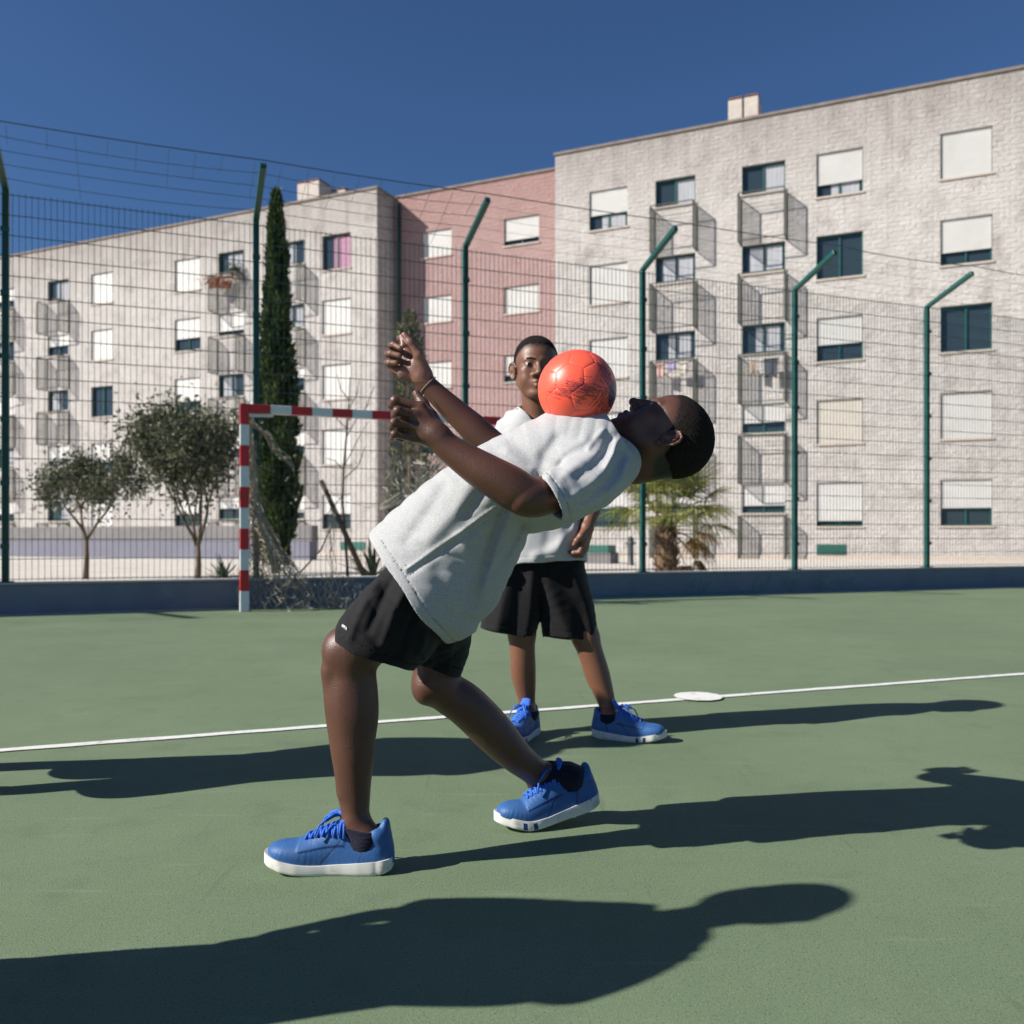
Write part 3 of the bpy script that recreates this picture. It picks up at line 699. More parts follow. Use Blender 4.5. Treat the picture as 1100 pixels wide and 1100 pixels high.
def cypress(label, base, h, rmax, seed, n, m=None, prof=None, ln=(.10, .24), skip=0.0, name='cypress_tree', bias=0.0):
    rs = np.random.RandomState(seed)
    t = thing(name, label, 'tree', base)
    b = MB(); b.tube([(0, 0, -.1), (0.01, 0, h * .3), (0, 0.01, h * .92)], [.10, .07, .012], 7); b.build('trunk', M['bark'], t)
    v = rs.rand(n) ** 1.05
    pr = prof or (lambda v: np.interp(v, [0, .06, .25, .5, .75, .9, 1], [.35, .72, 1, .95, .70, .38, .03]))
    th = rs.rand(n) * 2 * math.pi
    lob = 1 + .20 * np.sin(th * 3 + v * 21 + seed) + .14 * np.sin(th * 5 - v * 37) + .10 * np.sin(v * 70 + th * 2)
    rad = rmax * pr(v) * lob * (1 - .55 * rs.rand(n) ** 2.2)
    if skip:
        keep = (np.sin(th * 2 + v * 17 + seed) + np.sin(th * 3 - v * 29) + rs.normal(0, .4, n)) > skip
        v, th, rad = v[keep], th[keep], rad[keep]; n = len(v)
    P = np.stack([rad * np.cos(th), rad * np.sin(th), v * h * .97 + .02 * h], 1)
    out = np.stack([np.cos(th), np.sin(th), np.zeros(n)], 1)
    T = unit(out * (.35 + .25 * rs.rand(n))[:, None] + np.array([0, 0, 1.0]) + rs.normal(0, .22, (n, 3)))
    N = unit(np.cross(T, rs.normal(0, 1, (n, 3))))
    L_ = ln[0] + (ln[1] - ln[0]) * rs.rand(n)
    tint = np.clip(rs.rand(n) * .75 + .35 * np.sin(th * 3 + v * 21 + seed) * .6 + bias, 0, 1)
    leaf_mesh('crown', m or M['cyp'], P + np.array(base), T, N, L_, L_ * .2, tint, t)
    return t
cb_ = W(297, 577, 18.5); cb_.z = 0
def cprof(v): return np.interp(v, [0, .05, .10, .3, .45, .58, .7, .85, .95, 1], [.5, .62, .88, 1.0, .92, .66, .50, .36, .17, .02])
cypress('tall slim dark green cypress behind the goal post', cb_, 8.0, .40, 3, 17000, prof=cprof, ln=(.09, .20))
M['loose'] = leafmat('loose_leaf', (.040, .060, .028), (.19, .18, .09))
c2 = W(441, 577, 17.0); c2.z = 0
def c2prof(v): return np.interp(v, [0, .1, .35, .55, .62, .8, .93, 1], [.8, .95, 1.0, .8, .35, .55, .45, .05])
cypress('bushy conifer with a thin ragged top behind the raised hands', c2, 5.1, .42, 9, 4600, m=M['loose'], prof=c2prof, ln=(.08, .17), skip=-.1, bias=.1)

def branchy(b, p, d, L_, r, depth, rn, tips, spread=.55, kids=(2, 3), up=.15):
    n = 4; pts = [Vector(p)]; dd = Vector(d).normalized()
    for k in range(n):
        dd = (dd + Vector((rn.gauss(0, .10), rn.gauss(0, .10), rn.gauss(0, .06) + up * .2))).normalized(); pts.append(pts[-1] + dd * L_ / n)
    b.tube(pts, [r * (1 - .42 * k / n) for k in range(n + 1)], 6)
    if depth <= 2: tips.append((pts[3], dd))
    if depth == 0: tips.append((pts[-1], dd)); tips.append((pts[2], dd)); return
    for k in range(rn.choice(kids)):
        nd = (dd + Vector((rn.gauss(0, spread), rn.gauss(0, spread), rn.gauss(.1, spread * .5)))).normalized()
        branchy(b, pts[-1] if k < 2 else pts[2], nd, L_ * rn.uniform(.62, .85), r * .56, depth - 1, rn, tips, spread, kids, up)

def broad_tree(label, base, trunk_h, L0, r0, seed, nleaf, m, depth=3, lean=(0, 0, 1), stems=1, leaf=(.05, .10), cl=.28, name='olive_tree', kids=(2, 3), spread=.55, group=None, up=.15):
    rn = random.Random(seed); rs = np.random.RandomState(seed)
    t = thing(name, label, 'tree', base, 0, group)
    b = MB(); tips = []
    b.tube([(0, 0, -.1), (.02, 0, trunk_h * .5), (0, .02, trunk_h)], [r0 * 1.3, r0, r0 * .9], 8)
    for k in range(stems):
        a = k * math.tau / stems + .4
        d = Vector((math.cos(a) * .45, math.sin(a) * .45, 1)) if stems > 1 else Vector(lean)
        branchy(b, (0, .02, trunk_h - .02), d, L0, r0 * .7, depth, rn, tips, spread, kids, up)
    b.build('trunk', M['bark'], t)
    if nleaf:
        tp = np.array([list(p) for p, d in tips]); td = np.array([list(d) for p, d in tips])
        idx = rs.randint(0, len(tp), nleaf)
        P = tp[idx] + rs.normal(0, cl, (nleaf, 3)) * (rs.rand(nleaf, 1) ** .5)
        T = unit(rs.normal(0, 1, (nleaf, 3)) + np.array([0, 0, .25])); N = unit(np.cross(T, rs.normal(0, 1, (nleaf, 3))))
        L_ = leaf[0] + (leaf[1] - leaf[0]) * rs.rand(nleaf)
        cn = rs.rand(len(tp))[idx]
        leaf_mesh('crown', m, P + np.array(base), T, N, L_, L_ * .22, np.clip(.55 * cn + .5 * rs.rand(nleaf) - .1, 0, 1), t)
    return t
ob = W(212, 577, 14.5); ob.z = 0
broad_tree('multi stemmed olive tree with a loose grey green crown left of the goal post', ob, .60, .78, .048, 12, 13000, M['olive'], depth=3, stems=4, cl=.25, leaf=(.06, .13), spread=.30, up=.45)
ob2 = W(92, 577, 16.0); ob2.z = 0
broad_tree('young olive tree with a smaller crown far left behind the fence', ob2, .7, .6, .045, 31, 5200, M['olive'], depth=3, stems=3, cl=.2, leaf=(.06, .12), spread=.45)

sp = W(371, 577, 15.0); sp.z = 0
t = thing('bare_sapling', 'thin leafless sapling with a few bent twigs behind the goal net', 'tree', sp)
b = MB(); rn = random.Random(2)
q = lambda px, py: W(px, py, 15.0) - sp
b.tube([q(374, 622), q(371, 580), q(368, 540), q(369, 505), q(372, 470), q(375, 430), q(376, 405)], [.028, .026, .024, .022, .018, .012, .006], 6)
for pts in ([(370, 500), (378, 485), (388, 465), (397, 452)], [(372, 470), (382, 452), (398, 432)], [(369, 505), (360, 495), (350, 492)], [(374, 440), (383, 425), (386, 408)], [(375, 430), (366, 418), (362, 402)], [(369, 530), (358, 545), (348, 556), (340, 560)], [(372, 460), (362, 450), (352, 430)], [(373, 452), (392, 440), (402, 415)], [(369, 515), (385, 500), (392, 480)]):
    b.tube([q(*p) for p in pts], [.010, .008, .006, .004][:len(pts)], 5)
b.build('trunk', M['barkd'], t)
st = thing('support_stake', 'leaning dark wooden stake beside the bare sapling', 'stake', W(390, 577, 14.6)); st.location.z = 0
b = MB(); b.tube([W(392, 620, 14.6) - st.location, W(345, 516, 14.6) - st.location], [.05, .04], 7); b.build('pole', M['barkd'], st)
# agave
ag = W(401, 577, 16.5); ag.z = 0
t = thing('agave_plant', 'dark spiky agave at the foot of the left building corner', 'plant', ag)
b = MB(); rn = random.Random(6); vs_, fs = [], []
def blade(b, a, tilt, L_, wd):
    d = Vector((math.cos(a) * math.cos(tilt), math.sin(a) * math.cos(tilt), math.sin(tilt))); s = Vector((-math.sin(a), math.cos(a), 0))
    pts = []
    for k in range(5):
        u = k / 4; p = d * L_ * u + Vector((0, 0, -.10 * u * u * L_)); w_ = wd * (1 - u) ** .7 * (.6 + .8 * u)
        pts += [tuple(p + s * w_), tuple(p + Vector((0, 0, -.02)) * (1 - u)), tuple(p - s * w_)]
    b.add(pts, [f for k in range(4) for f in ((3 * k, 3 * k + 1, 3 * k + 4, 3 * k + 3), (3 * k + 1, 3 * k + 2, 3 * k + 5, 3 * k + 4))])
for k in range(26): blade(b, rn.uniform(0, math.tau), rn.uniform(.35, 1.45), rn.uniform(.6, .95), .05)
o = b.build('leaves', M['agave'], t); tints(o, None, np.random.RandomState(1).rand(len(o.data.polygons)).astype(np.float32))
sb = W(240, 577, 15.5); sb.z = 0
t = thing('agave_plant', 'small low spiky plant behind the wall between tree and goal post', 'plant', sb)
b = MB()
for k in range(22): blade(b, rn.uniform(0, math.tau), rn.uniform(.2, 1.3), rn.uniform(.35, .6), .035)
o = b.build('leaves', M['agave'], t); tints(o, None, np.random.RandomState(1).rand(len(o.data.polygons)).astype(np.float32))

# fan palm
pb_ = W(716, 577, 17.6); pb_.z = 0
palm = thing('fan_palm', 'short fan palm with a shaggy trunk and yellowing lower leaves', 'palm', pb_)
b = MB(); lathe(b, [(.20, -.05), (.22, .1), (.21, .3), (.18, .5), (.14, .75), (.09, 1.0)], 14)
rn = random.Random(14)
for k in range(150):
    a = rn.uniform(0, math.tau); z = rn.uniform(.02, .98); r = .195 - .09 * max(0, z - .3)
    p = Vector((r * math.cos(a), r * math.sin(a), z)); d = Vector((math.cos(a), math.sin(a), rn.uniform(.5, 1.6))).normalized()
    L_ = rn.uniform(.08, .17); b.tube([p, p + d * L_], [.03, .012], 4, sm=False)
b.build('trunk', mat('palm_trunk', (.20, .13, .08), .95, .2, (.07, .045, .03), 7, 6, .4), palm)
def frond(seed, m, az, el, pl, fr, droop, base):
    """petiole and a fan of narrow leaflets that bend at their tips"""
    rn = random.Random(seed); b = MB(); tint = []
    d = Vector((math.cos(az) * math.cos(el), math.sin(az) * math.cos(el), math.sin(el)))
    pts = [Vector(base) + d * pl * u + Vector((0, 0, -droop * .35 * (pl * u) ** 2)) for u in np.linspace(0, 1, 6)]
    b.tube(pts, [.016, .014, .012, .011, .010, .009], 5); tint += [.5] * len(b.f)
    tip = pts[-1]; ax = (pts[-1] - pts[-2]).normalized(); s = ax.cross(Vector((0, 0, 1)))
    if s.length < .05: s = Vector((-math.sin(az), math.cos(az), 0))
    s.normalize(); up = s.cross(ax)
    for k in range(30):
        th = (k - 14.5) / 14.5 * 1.95 + rn.gauss(0, .03)
        L_ = fr * (.72 + .28 * math.cos(th * .75)) * rn.uniform(.88, 1.08)
        ld = (ax * math.cos(th) + s * math.sin(th) + up * rn.uniform(-.05, .22)).normalized(); ls = ld.cross(up).normalized()
        n0 = len(b.f); v = []
        for j in range(5):
            u = j / 4; w_ = .023 * (1 - u) ** .8 * (.55 + 1.3 * u * (1.3 - u)) + .0008
            p = tip + ld * L_ * u + Vector((0, 0, -droop * L_ * u ** 2.4 * rn.uniform(.7, 1.1)))
            v += [tuple(p + ls * w_), tuple(p - up * w_ * .5), tuple(p - ls * w_)]
        b.add(v, [f for j in range(4) for f in ((3 * j, 3 * j + 1, 3 * j + 4, 3 * j + 3), (3 * j + 1, 3 * j + 2, 3 * j + 5, 3 * j + 4))])
        tint += [rn.random() * .8] * (len(b.f) - n0)
    o = b.build('frond', m, palm); tints(o, None, np.array(tint, dtype=np.float32)); return o
rn = random.Random(77)
for k in range(36):
    az = k * 2.39996 + rn.uniform(-.2, .2); u = (k + .5) / 36
    el = R(16 + 70 * u) + rn.uniform(-.12, .12)
    frond(k, M['palm'], az, el, rn.uniform(.80, 1.20), rn.uniform(.62, .86), rn.uniform(.15, .45) if u > .3 else .55, (.05 * math.cos(az), .05 * math.sin(az), .92 + .12 * u))
for (az, el, pl, fr, dr) in ((R(-50), R(-8), .62, .50, .9), (R(-15), R(4), .60, .5, .8), (R(20), R(-12), .6, .5, .9)):
    frond(rn.randint(0, 999), M['palm_dry'], az, el, pl, fr, dr, (.08 * math.cos(az), .08 * math.sin(az), .90))
for (az, el) in ((R(-25), R(-38)), (R(-60), R(-48)), (R(10), R(-40))):
    o = frond(rn.randint(0, 999), mat('dead_palm_leaf', (.16, .10, .035), .7, .3, attr='tint', attr_col=(.08, .06, .025)), az, el, .72, .42, .8, (.1 * math.cos(az), .1 * math.sin(az), .85))
    o['label'] = 'dead brown frond hanging down'
# flowering plants in the upper left cage
fx = cL[2]; fz = ROWZ[0] - 1.05 - .13
pos = lf.matrix_basis @ Vector((fx[1][0] if isinstance(fx[1], tuple) else fx[1] + .45, -.40, fz - .28))
t = thing('potted_plant', 'orange flowering plants spilling over the top cage of the left building', 'plant', pos, 0)
rs = np.random.RandomState(5); n = 420
P = np.stack([rs.normal(0, .42, n), rs.normal(0, .13, n), rs.normal(.0, .13, n)], 1) + np.array(pos)
T = unit(rs.normal(0, 1, (n, 3))); N = unit(np.cross(T, rs.normal(0, 1, (n, 3))))
leaf_mesh('flowers', M['flower'], P, T, N, np.full(n, .10), np.full(n, .035), rs.rand(n), t)
b = MB(); b.box(-.5, .5, -.1, .1, -.28, -.08); b.build('trough', M['brick'], t, bevel=.02)
pos2 = lf.matrix_basis @ Vector((fx[2] - .35, -.2, fz + .05))
t = thing('potted_plant', 'green pot plant standing in the top left window beside orange flowers', 'plant', pos2, 0)
P = np.stack([rs.normal(0, .16, n), rs.normal(0, .1, n), np.abs(rs.normal(.1, .2, n))], 1) + np.array(pos2)
leaf_mesh('foliage', M['shrub'], P, T, N, np.full(n, .11), np.full(n, .03), rs.rand(n), t)
b = MB(); lathe(b, [(.09, -.1), (.13, .08)], 10); b.build('pot', M['brick'], t)
# ------------------------------------------------------------------ a small sculpting kit: signed distance fields turned into one skin
F32 = np.float32
def A3(p): return np.array(p, dtype=F32)
def smin(a, b, k):
    if k <= 0: return np.minimum(a, b)
    h = np.clip(.5 + .5 * (b - a) / k, 0, 1); return b + (a - b) * h - k * h * (1 - h)
def smax(a, b, k): return -smin(-a, -b, k)
def sstep(a, b, x): t = np.clip((x - a) / (b - a), 0, 1); return t * t * (3 - 2 * t)

class Prim:
    pass
class Cone(Prim):
    """limb segment with a rounded end of its own radius at each joint; `flat` squeezes it along an axis"""
    def __init__(s, a, b, ra, rb):
        s.a, s.b, s.ra, s.rb = A3(a), A3(b), float(ra), float(rb)
        s.lo = np.minimum(s.a - ra, s.b - rb); s.hi = np.maximum(s.a + ra, s.b + rb)
        s.ba = s.b - s.a; s.L2 = float(s.ba @ s.ba) + 1e-12
    def d(s, P):
        pa = P - s.a; t = np.clip((pa @ s.ba) / s.L2, 0, 1)
        q = pa - t[:, None] * s.ba
        return np.sqrt(np.einsum('ij,ij->i', q, q)) - (s.ra + (s.rb - s.ra) * t)
class Ell(Prim):
    def __init__(s, c, r, ax=None):
        s.c = A3(c); s.r = A3(r); s.ax = None if ax is None else np.array(ax, dtype=F32)   # rows: local axes
        m = float(max(s.r)); s.lo, s.hi = s.c - m, s.c + m
    def d(s, P):
        q = P - s.c
        if s.ax is not None: q = q @ s.ax.T
        a = q / s.r; k0 = np.sqrt(np.einsum('ij,ij->i', a, a)); b = a / s.r
        k1 = np.sqrt(np.einsum('ij,ij->i', b, b)) + 1e-6
        return k0 * (k0 - 1) / k1
class Sweep(Prim):
    """tube through elliptical stations (centre, side axis u, other axis v, radius along u, radius along v), optional flat cuts"""
    def __init__(s, st, sub=3, cuts=(), n=2.0):
        st = [(np.array(c, float), np.array(u, float), np.array(v, float), a, b) for c, u, v, a, b in st]
        out = []; N = len(st)
        def cr(p0, p1, p2, p3, t): return .5 * ((2 * p1) + (-p0 + p2) * t + (2 * p0 - 5 * p1 + 4 * p2 - p3) * t * t + (-p0 + 3 * p1 - 3 * p2 + p3) * t ** 3)
        for i in range(N - 1):
            q = [st[max(i - 1, 0)], st[i], st[i + 1], st[min(i + 2, N - 1)]]
            for k in range(sub):
                t = k / sub; out.append([cr(q[0][j], q[1][j], q[2][j], q[3][j], t) for j in range(5)])
        out.append([*st[-1]])
        s.st = out; s.cuts = [(A3(p), A3(n_)) for p, n_ in cuts]; s.n = n
        s.seg = []
        for i in range(len(out) - 1):
            a, b = out[i], out[i + 1]; m = max(a[3], a[4], b[3], b[4])
            lo = np.minimum(a[0], b[0]) - m; hi = np.maximum(a[0], b[0]) + m; s.seg.append((i, lo, hi))
        s.lo = np.min([x[1] for x in s.seg], 0); s.hi = np.max([x[2] for x in s.seg], 0)
    def d(s, P):
        plo, phi = P.min(0) - .03, P.max(0) + .03
        D = np.full(len(P), 1.0, F32); far = True
        for i, lo, hi in s.seg:
            if np.any(lo > phi) or np.any(hi < plo): continue
            far = False
            c0, u0, v0, a0, b0 = s.st[i]; c1, u1, v1, a1, b1 = s.st[i + 1]
            ax = (c1 - c0); L = np.linalg.norm(ax) + 1e-9; ah = (ax / L).astype(F32)
            p0 = P - c0.astype(F32); t = np.clip((p0 @ ah) / F32(L), 0, 1)
            q = p0 - t[:, None] * ax.astype(F32)
            um, vm = ((u0 + u1) / 2), ((v0 + v1) / 2); um /= np.linalg.norm(um); vm /= np.linalg.norm(vm)
            ru = a0 + (a1 - a0) * t; rv = b0 + (b1 - b0) * t; rm = np.minimum(ru, rv)
            x = (q @ um.astype(F32)) / ru; y = (q @ vm.astype(F32)) / rv; z = (q @ ah) / rm
            if s.n == 2.0: k0 = np.sqrt(x * x + y * y + z * z)
            else: k0 = np.sqrt((np.abs(x) ** s.n + np.abs(y) ** s.n) ** (2 / s.n) + z * z)
            k1 = np.sqrt((x / ru) ** 2 + (y / rv) ** 2 + (z / rm) ** 2) + 1e-5
            D = np.minimum(D, k0 * (k0 - 1) / k1)
        if far: return D
        for p, n_ in s.cuts: D = np.maximum(D, (P - p) @ n_)
        return D

class Disp(Prim):
    """a shape pushed in and out by cloth functions; inner and outer faces of a garment share the same push"""
    def __init__(s, base, fns): s.b, s.fns = base, fns; s.lo, s.hi = base.lo - .02, base.hi + .02
    def d(s, P):
        D = s.b.d(P)
        if (D < .06).any():
            for f_ in s.fns: D = D + f_(P, D)
        return D

class Field:
    def __init__(s): s.ops = []
    def add(s, p, k=.01): s.ops.append(('u', p, k)); return s
    def sub(s, p, k=.004): s.ops.append(('s', p, k)); return s
    def disp(s, fn, lo=None, hi=None): s.ops.append(('d', fn, (lo, hi))); return s
    def cut(s, fn): s.ops.append(('c', fn, 0)); return s
    def ev(s, P, cull=True):
        D = np.full(len(P), 1.0, F32)
        if cull: plo, phi = P.min(0), P.max(0)
        for op, p, k in s.ops:
            if op in 'us':
                if cull and (np.any(p.lo - k - .03 > phi) or np.any(p.hi + k + .03 < plo)): continue
                d = p.d(P); D = smin(D, d, k) if op == 'u' else smax(D, -d, k)
            elif op == 'd':
                lo, hi = k
                if cull and lo is not None and (np.any(A3(lo) > phi) or np.any(A3(hi) < plo)): continue
                D = D + p(P, D)
            else: D = np.maximum(D, p(P, D))
        return D.astype(F32)
    def bounds(s):
        ps = [p for op, p, k in s.ops if op == 'u']
        return np.min([p.lo for p in ps], 0) - .015, np.max([p.hi for p in ps], 0) + .015

CORN = np.array([[i, j, k] for i in (0, 1) for j in (0, 1) for k in (0, 1)])
EDGES = [(a, b) for a in range(8) for b in range(8) if a < b and np.abs(CORN[a] - CORN[b]).sum() == 1]
def skin(field, h, n=20, lo=None, hi=None):
    """surface nets over small blocks -> vertices, quads"""
    if lo is None: lo, hi = field.bounds()
    lo = np.asarray(lo, float); nb = np.maximum(1, np.ceil((np.asarray(hi) - lo) / (h * n)).astype(int))
    G = nb * n + 2
    bi = np.stack(np.meshgrid(*[np.arange(x) for x in nb], indexing='ij'), -1).reshape(-1, 3)
    cen = (lo + (bi + .5) * h * n).astype(F32)
    act = np.zeros(len(bi), bool)
    for i in range(0, len(bi), 4096): act[i:i + 4096] = np.abs(field.ev(cen[i:i + 4096], cull=False)) < 1.45 * h * n
    g = np.arange(n + 1); lat = np.stack(np.meshgrid(g, g, g, indexing='ij'), -1).reshape(-1, 3)
    ids, pos, quads = [], [], []
    for b in bi[act]:
        base = b * n
        P = (lo + (base + lat) * h).astype(F32)
        D = field.ev(P).reshape(n + 1, n + 1, n + 1); S = D < 0
        if S.all() or not S.any(): continue
        c = np.zeros((n, n, n), np.int8)
        for (i, j, k) in CORN: c += S[i:n + i, j:n + j, k:n + k]
        cells = np.argwhere((c > 0) & (c < 8))
        dv = np.stack([D[cells[:, 0] + i, cells[:, 1] + j, cells[:, 2] + k] for i, j, k in CORN], 1)
        acc = np.zeros((len(cells), 3)); cnt = np.zeros(len(cells))
        for a, b_ in EDGES:
            da, db = dv[:, a], dv[:, b_]; m = (da < 0) != (db < 0)
            t = np.where(m, da / np.where(m, da - db, 1), 0)
            acc += np.where(m[:, None], CORN[a] + (CORN[b_] - CORN[a]) * t[:, None], 0); cnt += m
        gc = cells + base
        ids.append((gc[:, 0] * G[1] + gc[:, 1]) * G[2] + gc[:, 2]); pos.append(lo + (gc + acc / cnt[:, None]) * h)
        for ax in range(3):
            o = [0, 0, 0]; o[ax] = 1
            s0 = S[:n, :n, :n]; s1 = S[o[0]:n + o[0], o[1]:n + o[1], o[2]:n + o[2]]
            e = np.argwhere(s0 != s1)
            if not len(e): continue
            fl = s0[e[:, 0], e[:, 1], e[:, 2]]; e = e + base
            a1, a2 = [(1, 2), (2, 0), (0, 1)][ax]
            d1 = np.zeros(3, int); d1[a1] = 1; d2 = np.zeros(3, int); d2[a2] = 1
            q = np.stack([e - d1 - d2, e - d2, e, e - d1], 1)
            ok = (q >= 0).all((1, 2)); q, fl = q[ok], fl[ok]
            qi = (q[..., 0] * G[1] + q[..., 1]) * G[2] + q[..., 2]
            qi[~fl] = qi[~fl][:, ::-1]; quads.append(qi)
    ids = np.concatenate(ids); pos = np.concatenate(pos); quads = np.concatenate(quads)
    o = np.argsort(ids); ids, pos = ids[o], pos[o]
    k = np.searchsorted(ids, quads); k = np.clip(k, 0, len(ids) - 1)
    good = (ids[k] == quads).all(1)
    return pos, k[good]

def relax(pos, quads, it=1, lam=.5):
    for _ in range(it):
        acc = np.zeros_like(pos); cnt = np.zeros(len(pos))
        for a in range(4):
            i, j = quads[:, a], quads[:, (a + 1) % 4]
            np.add.at(acc, i, pos[j]); np.add.at(cnt, i, 1); np.add.at(acc, j, pos[i]); np.add.at(cnt, j, 1)
        pos = pos + lam * (acc / np.maximum(cnt, 1)[:, None] - pos)
    return pos

def mesh_obj(name, pos, quads, m, parent=None, smooth=True, world=True):
    pos = np.array(pos, float)
    if parent is not None and world: pos = pos - np.array(root_of(parent).location)
    me = bpy.data.meshes.new(name); n = len(quads)
    me.vertices.add(len(pos)); me.vertices.foreach_set('co', pos.astype(F32).ravel())
    me.loops.add(4 * n); me.loops.foreach_set('vertex_index', quads.astype(np.int32).ravel())
    me.polygons.add(n); me.polygons.foreach_set('loop_start', np.arange(0, 4 * n, 4, dtype=np.int32))
    try: me.polygons.foreach_set('loop_total', np.full(n, 4, dtype=np.int32))
    except Exception: pass
    me.polygons.foreach_set('use_smooth', np.ones(n, bool) if smooth else np.zeros(n, bool))
    for mm in (m if isinstance(m, (list, tuple)) else [m]): me.materials.append(mm)
    me.update(calc_edges=True); me.validate()
    o = bpy.data.objects.new(name, me); C.objects.link(o)
    if parent is not None: o.parent = parent
    return o
def vattr(o, name, val):
    a = o.data.attributes.new(name, 'FLOAT', 'POINT'); a.data.foreach_set('value', np.asarray(val, dtype=F32))
def sculpt(name, field, h, m, parent, it=1, lo=None, hi=None):
    p, q = skin(field, h, lo=lo, hi=hi); p = relax(p, q, it); return mesh_obj(name, p, q, m, parent)

def pxy(P):
    return CX + FPX * P[:, 0] / P[:, 1], HOR - FPX * (P[:, 2] - CAMH) / P[:, 1]
def fold_fn(folds, ymid, ysoft=.05, front=True):
    """creases in cloth: polylines with width and height, raised on the side that faces +/-Y of ymid"""
    segs = []
    for pts, wd, amp in folds:
        for k in range(len(pts) - 1): segs.append((np.array(pts[k], F32), np.array(pts[k + 1], F32), wd, amp, k == 0, k == len(pts) - 2))
    def fn(P, D):
        x, y = pxy(P); q = np.stack([x, y], 1); out = np.zeros(len(P), F32)
        side = sstep(ymid + ysoft, ymid - ysoft, P[:, 1]) if front else sstep(ymid - ysoft, ymid + ysoft, P[:, 1])
        best = {}
        for a, b, wd, amp, f0, f1 in segs:
            ba = b - a; t = ((q - a) @ ba) / (ba @ ba); tc = np.clip(t, 0, 1)
            dd = np.linalg.norm(q - a - tc[:, None] * ba, axis=1)
            v = amp * np.exp(-(dd / wd) ** 2)
            key = (wd, amp); best[key] = np.where(np.abs(v) > np.abs(best[key]), v, best[key]) if key in best else v
        for v in best.values(): out -= v
        return out * side
    return fn
def waves(seed, f, amp, n=7, stretch=(1, 1, 1)):
    rs = np.random.RandomState(seed); K = rs.normal(0, 1, (n, 3)) * f * np.array(stretch); ph = rs.rand(n) * 6.28; aa = rs.rand(n) + .4; aa *= amp / aa.sum() * 1.6
    K = K.astype(F32)
    def fn(P, D):
        # bend the coordinates a little so the waves do not read as a regular grid
        Q = P + (.02 * np.sin(P[:, [1, 2, 0]] * 23 + seed)).astype(F32)
        return sum(F32(a) * np.sin(Q @ k + p) for a, k, p in zip(aa, K, ph)).astype(F32)
    return fn

# ------------------------------------------------------------------ materials of people
def skin_mat(name, base, red, palm, rough=.42):
    m = mat(name, base, rough, .5, tuple(c * 1.5 for c in base), 13, 9, .75, bump=.0009, bscale=330, sss=.03, bdetail=6)
    n = m.node_tree; L = n.links; b = n.nodes['Principled BSDF']
    cur = b.inputs['Base Color'].links[0].from_socket
    for at, colr in (('lip', red), ('palm', palm), ('dark', (.016, .012, .010))):
        a = n.nodes.new('ShaderNodeAttribute'); a.attribute_name = at
        mx = n.nodes.new('ShaderNodeMix'); mx.data_type = 'RGBA'
        L.new(a.outputs['Fac'], mx.inputs['Factor']); L.new(cur, mx.inputs['A']); mx.inputs['B'].default_value = (*colr, 1); cur = mx.outputs['Result']
    L.new(cur, b.inputs['Base Color'])
    return m
M['skin_a'] = skin_mat('deep_brown_skin', (.076, .0325, .0205), (.11, .038, .032), (.21, .10, .068))
M['skin_b'] = skin_mat('brown_skin', (.138, .060, .035), (.20, .07, .056), (.27, .13, .088))
M['hair'] = mat('cropped_hair', (.006, .005, .0045), .95, .12, (.048, .037, .031), 360, 3, .45, bump=.010, bscale=520, bdetail=2)
M['eye'] = mat('eye_white', (.36, .33, .30), .25, .5)
M['iris'] = mat('dark_iris', (.012, .006, .004), .08, .6)
M['teeth'] = mat('teeth', (.62, .58, .50), .25, .5)
def cloth_mat(name, a, b_, scale, rough=.9, sheen=.15, weave=900, bump=.0006, contrast=.35, rest=None):
    m = mat(name, a, rough, .15, b_, scale, 5, contrast, bump=bump, bscale=weave, sheen=sheen)
    return m
M['tee'] = cloth_mat('heather_cotton', (.30, .31, .32), (.485, .485, .485), 330, contrast=.40)
M['tee_b'] = cloth_mat('white_cotton', (.39, .39, .40), (.51, .51, .51), 330, contrast=.40)
M['short'] = cloth_mat('black_jersey', (.0065, .0065, .0075), (.012, .0115, .013), 60, rough=.8, sheen=.10, contrast=.5)
M['sock'] = cloth_mat('navy_sock', (.006, .007, .020), (.014, .014, .030), 120, rough=.9)
M['shoe'] = mat('blue_leather', (.024, .092, .265), .50, .4, (.036, .120, .32), 22, 7, .6, bump=.0009, bscale=380, dirt=((.055, .115, .27), 16, .57, .6), attr='seam', attr_col=(.008, .018, .085))
M['shoe_dark'] = mat('blue_lining', (.018, .035, .20), .8, .3)
M['lace'] = mat('blue_lace', (.040, .150, .60), .75, .3, (.030, .120, .48), 260, 3, .5)
M['sole'] = mat('white_rubber', (.66, .65, .61), .6, .4, (.58, .57, .53), 14, 6, .5, dirt=((.30, .28, .24), 26, .53, .7))
M['sole_blue'] = mat('navy_rubber', (.012, .035, .15), .5, .4)

# ------------------------------------------------------------------ sneaker, in its own frame: x from heel to toe, z up
def bend_pts(p, hinge, ang):
    """toe flex: everything ahead of the ball of the foot turns up by ang (smoothly)"""
    p = p.copy(); x = p[:, 0] - hinge; t = np.clip((x + .03) / .06, 0, 1); th = ang * (t * t * (3 - 2 * t))
    c, s = np.cos(th), np.sin(th); z = p[:, 2] - .012
    nx = hinge + c * x - s * z; nz = .012 + s * x + c * z
    w_ = np.clip((x + .03) / .03, 0, 1)
    p[:, 0] = p[:, 0] * (1 - w_) + nx * w_; p[:, 2] = p[:, 2] * (1 - w_) + nz * w_
    return p
SX = np.array([.015, .022, .035, .070, .105, .140, .175, .210, .245, .262, .273])
SW = np.array([.019, .029, .034, .035, .035, .038, .043, .045, .041, .031, .013])
ST = np.array([.090, .103, .093, .084, .112, .098, .082, .069, .060, .052, .040])
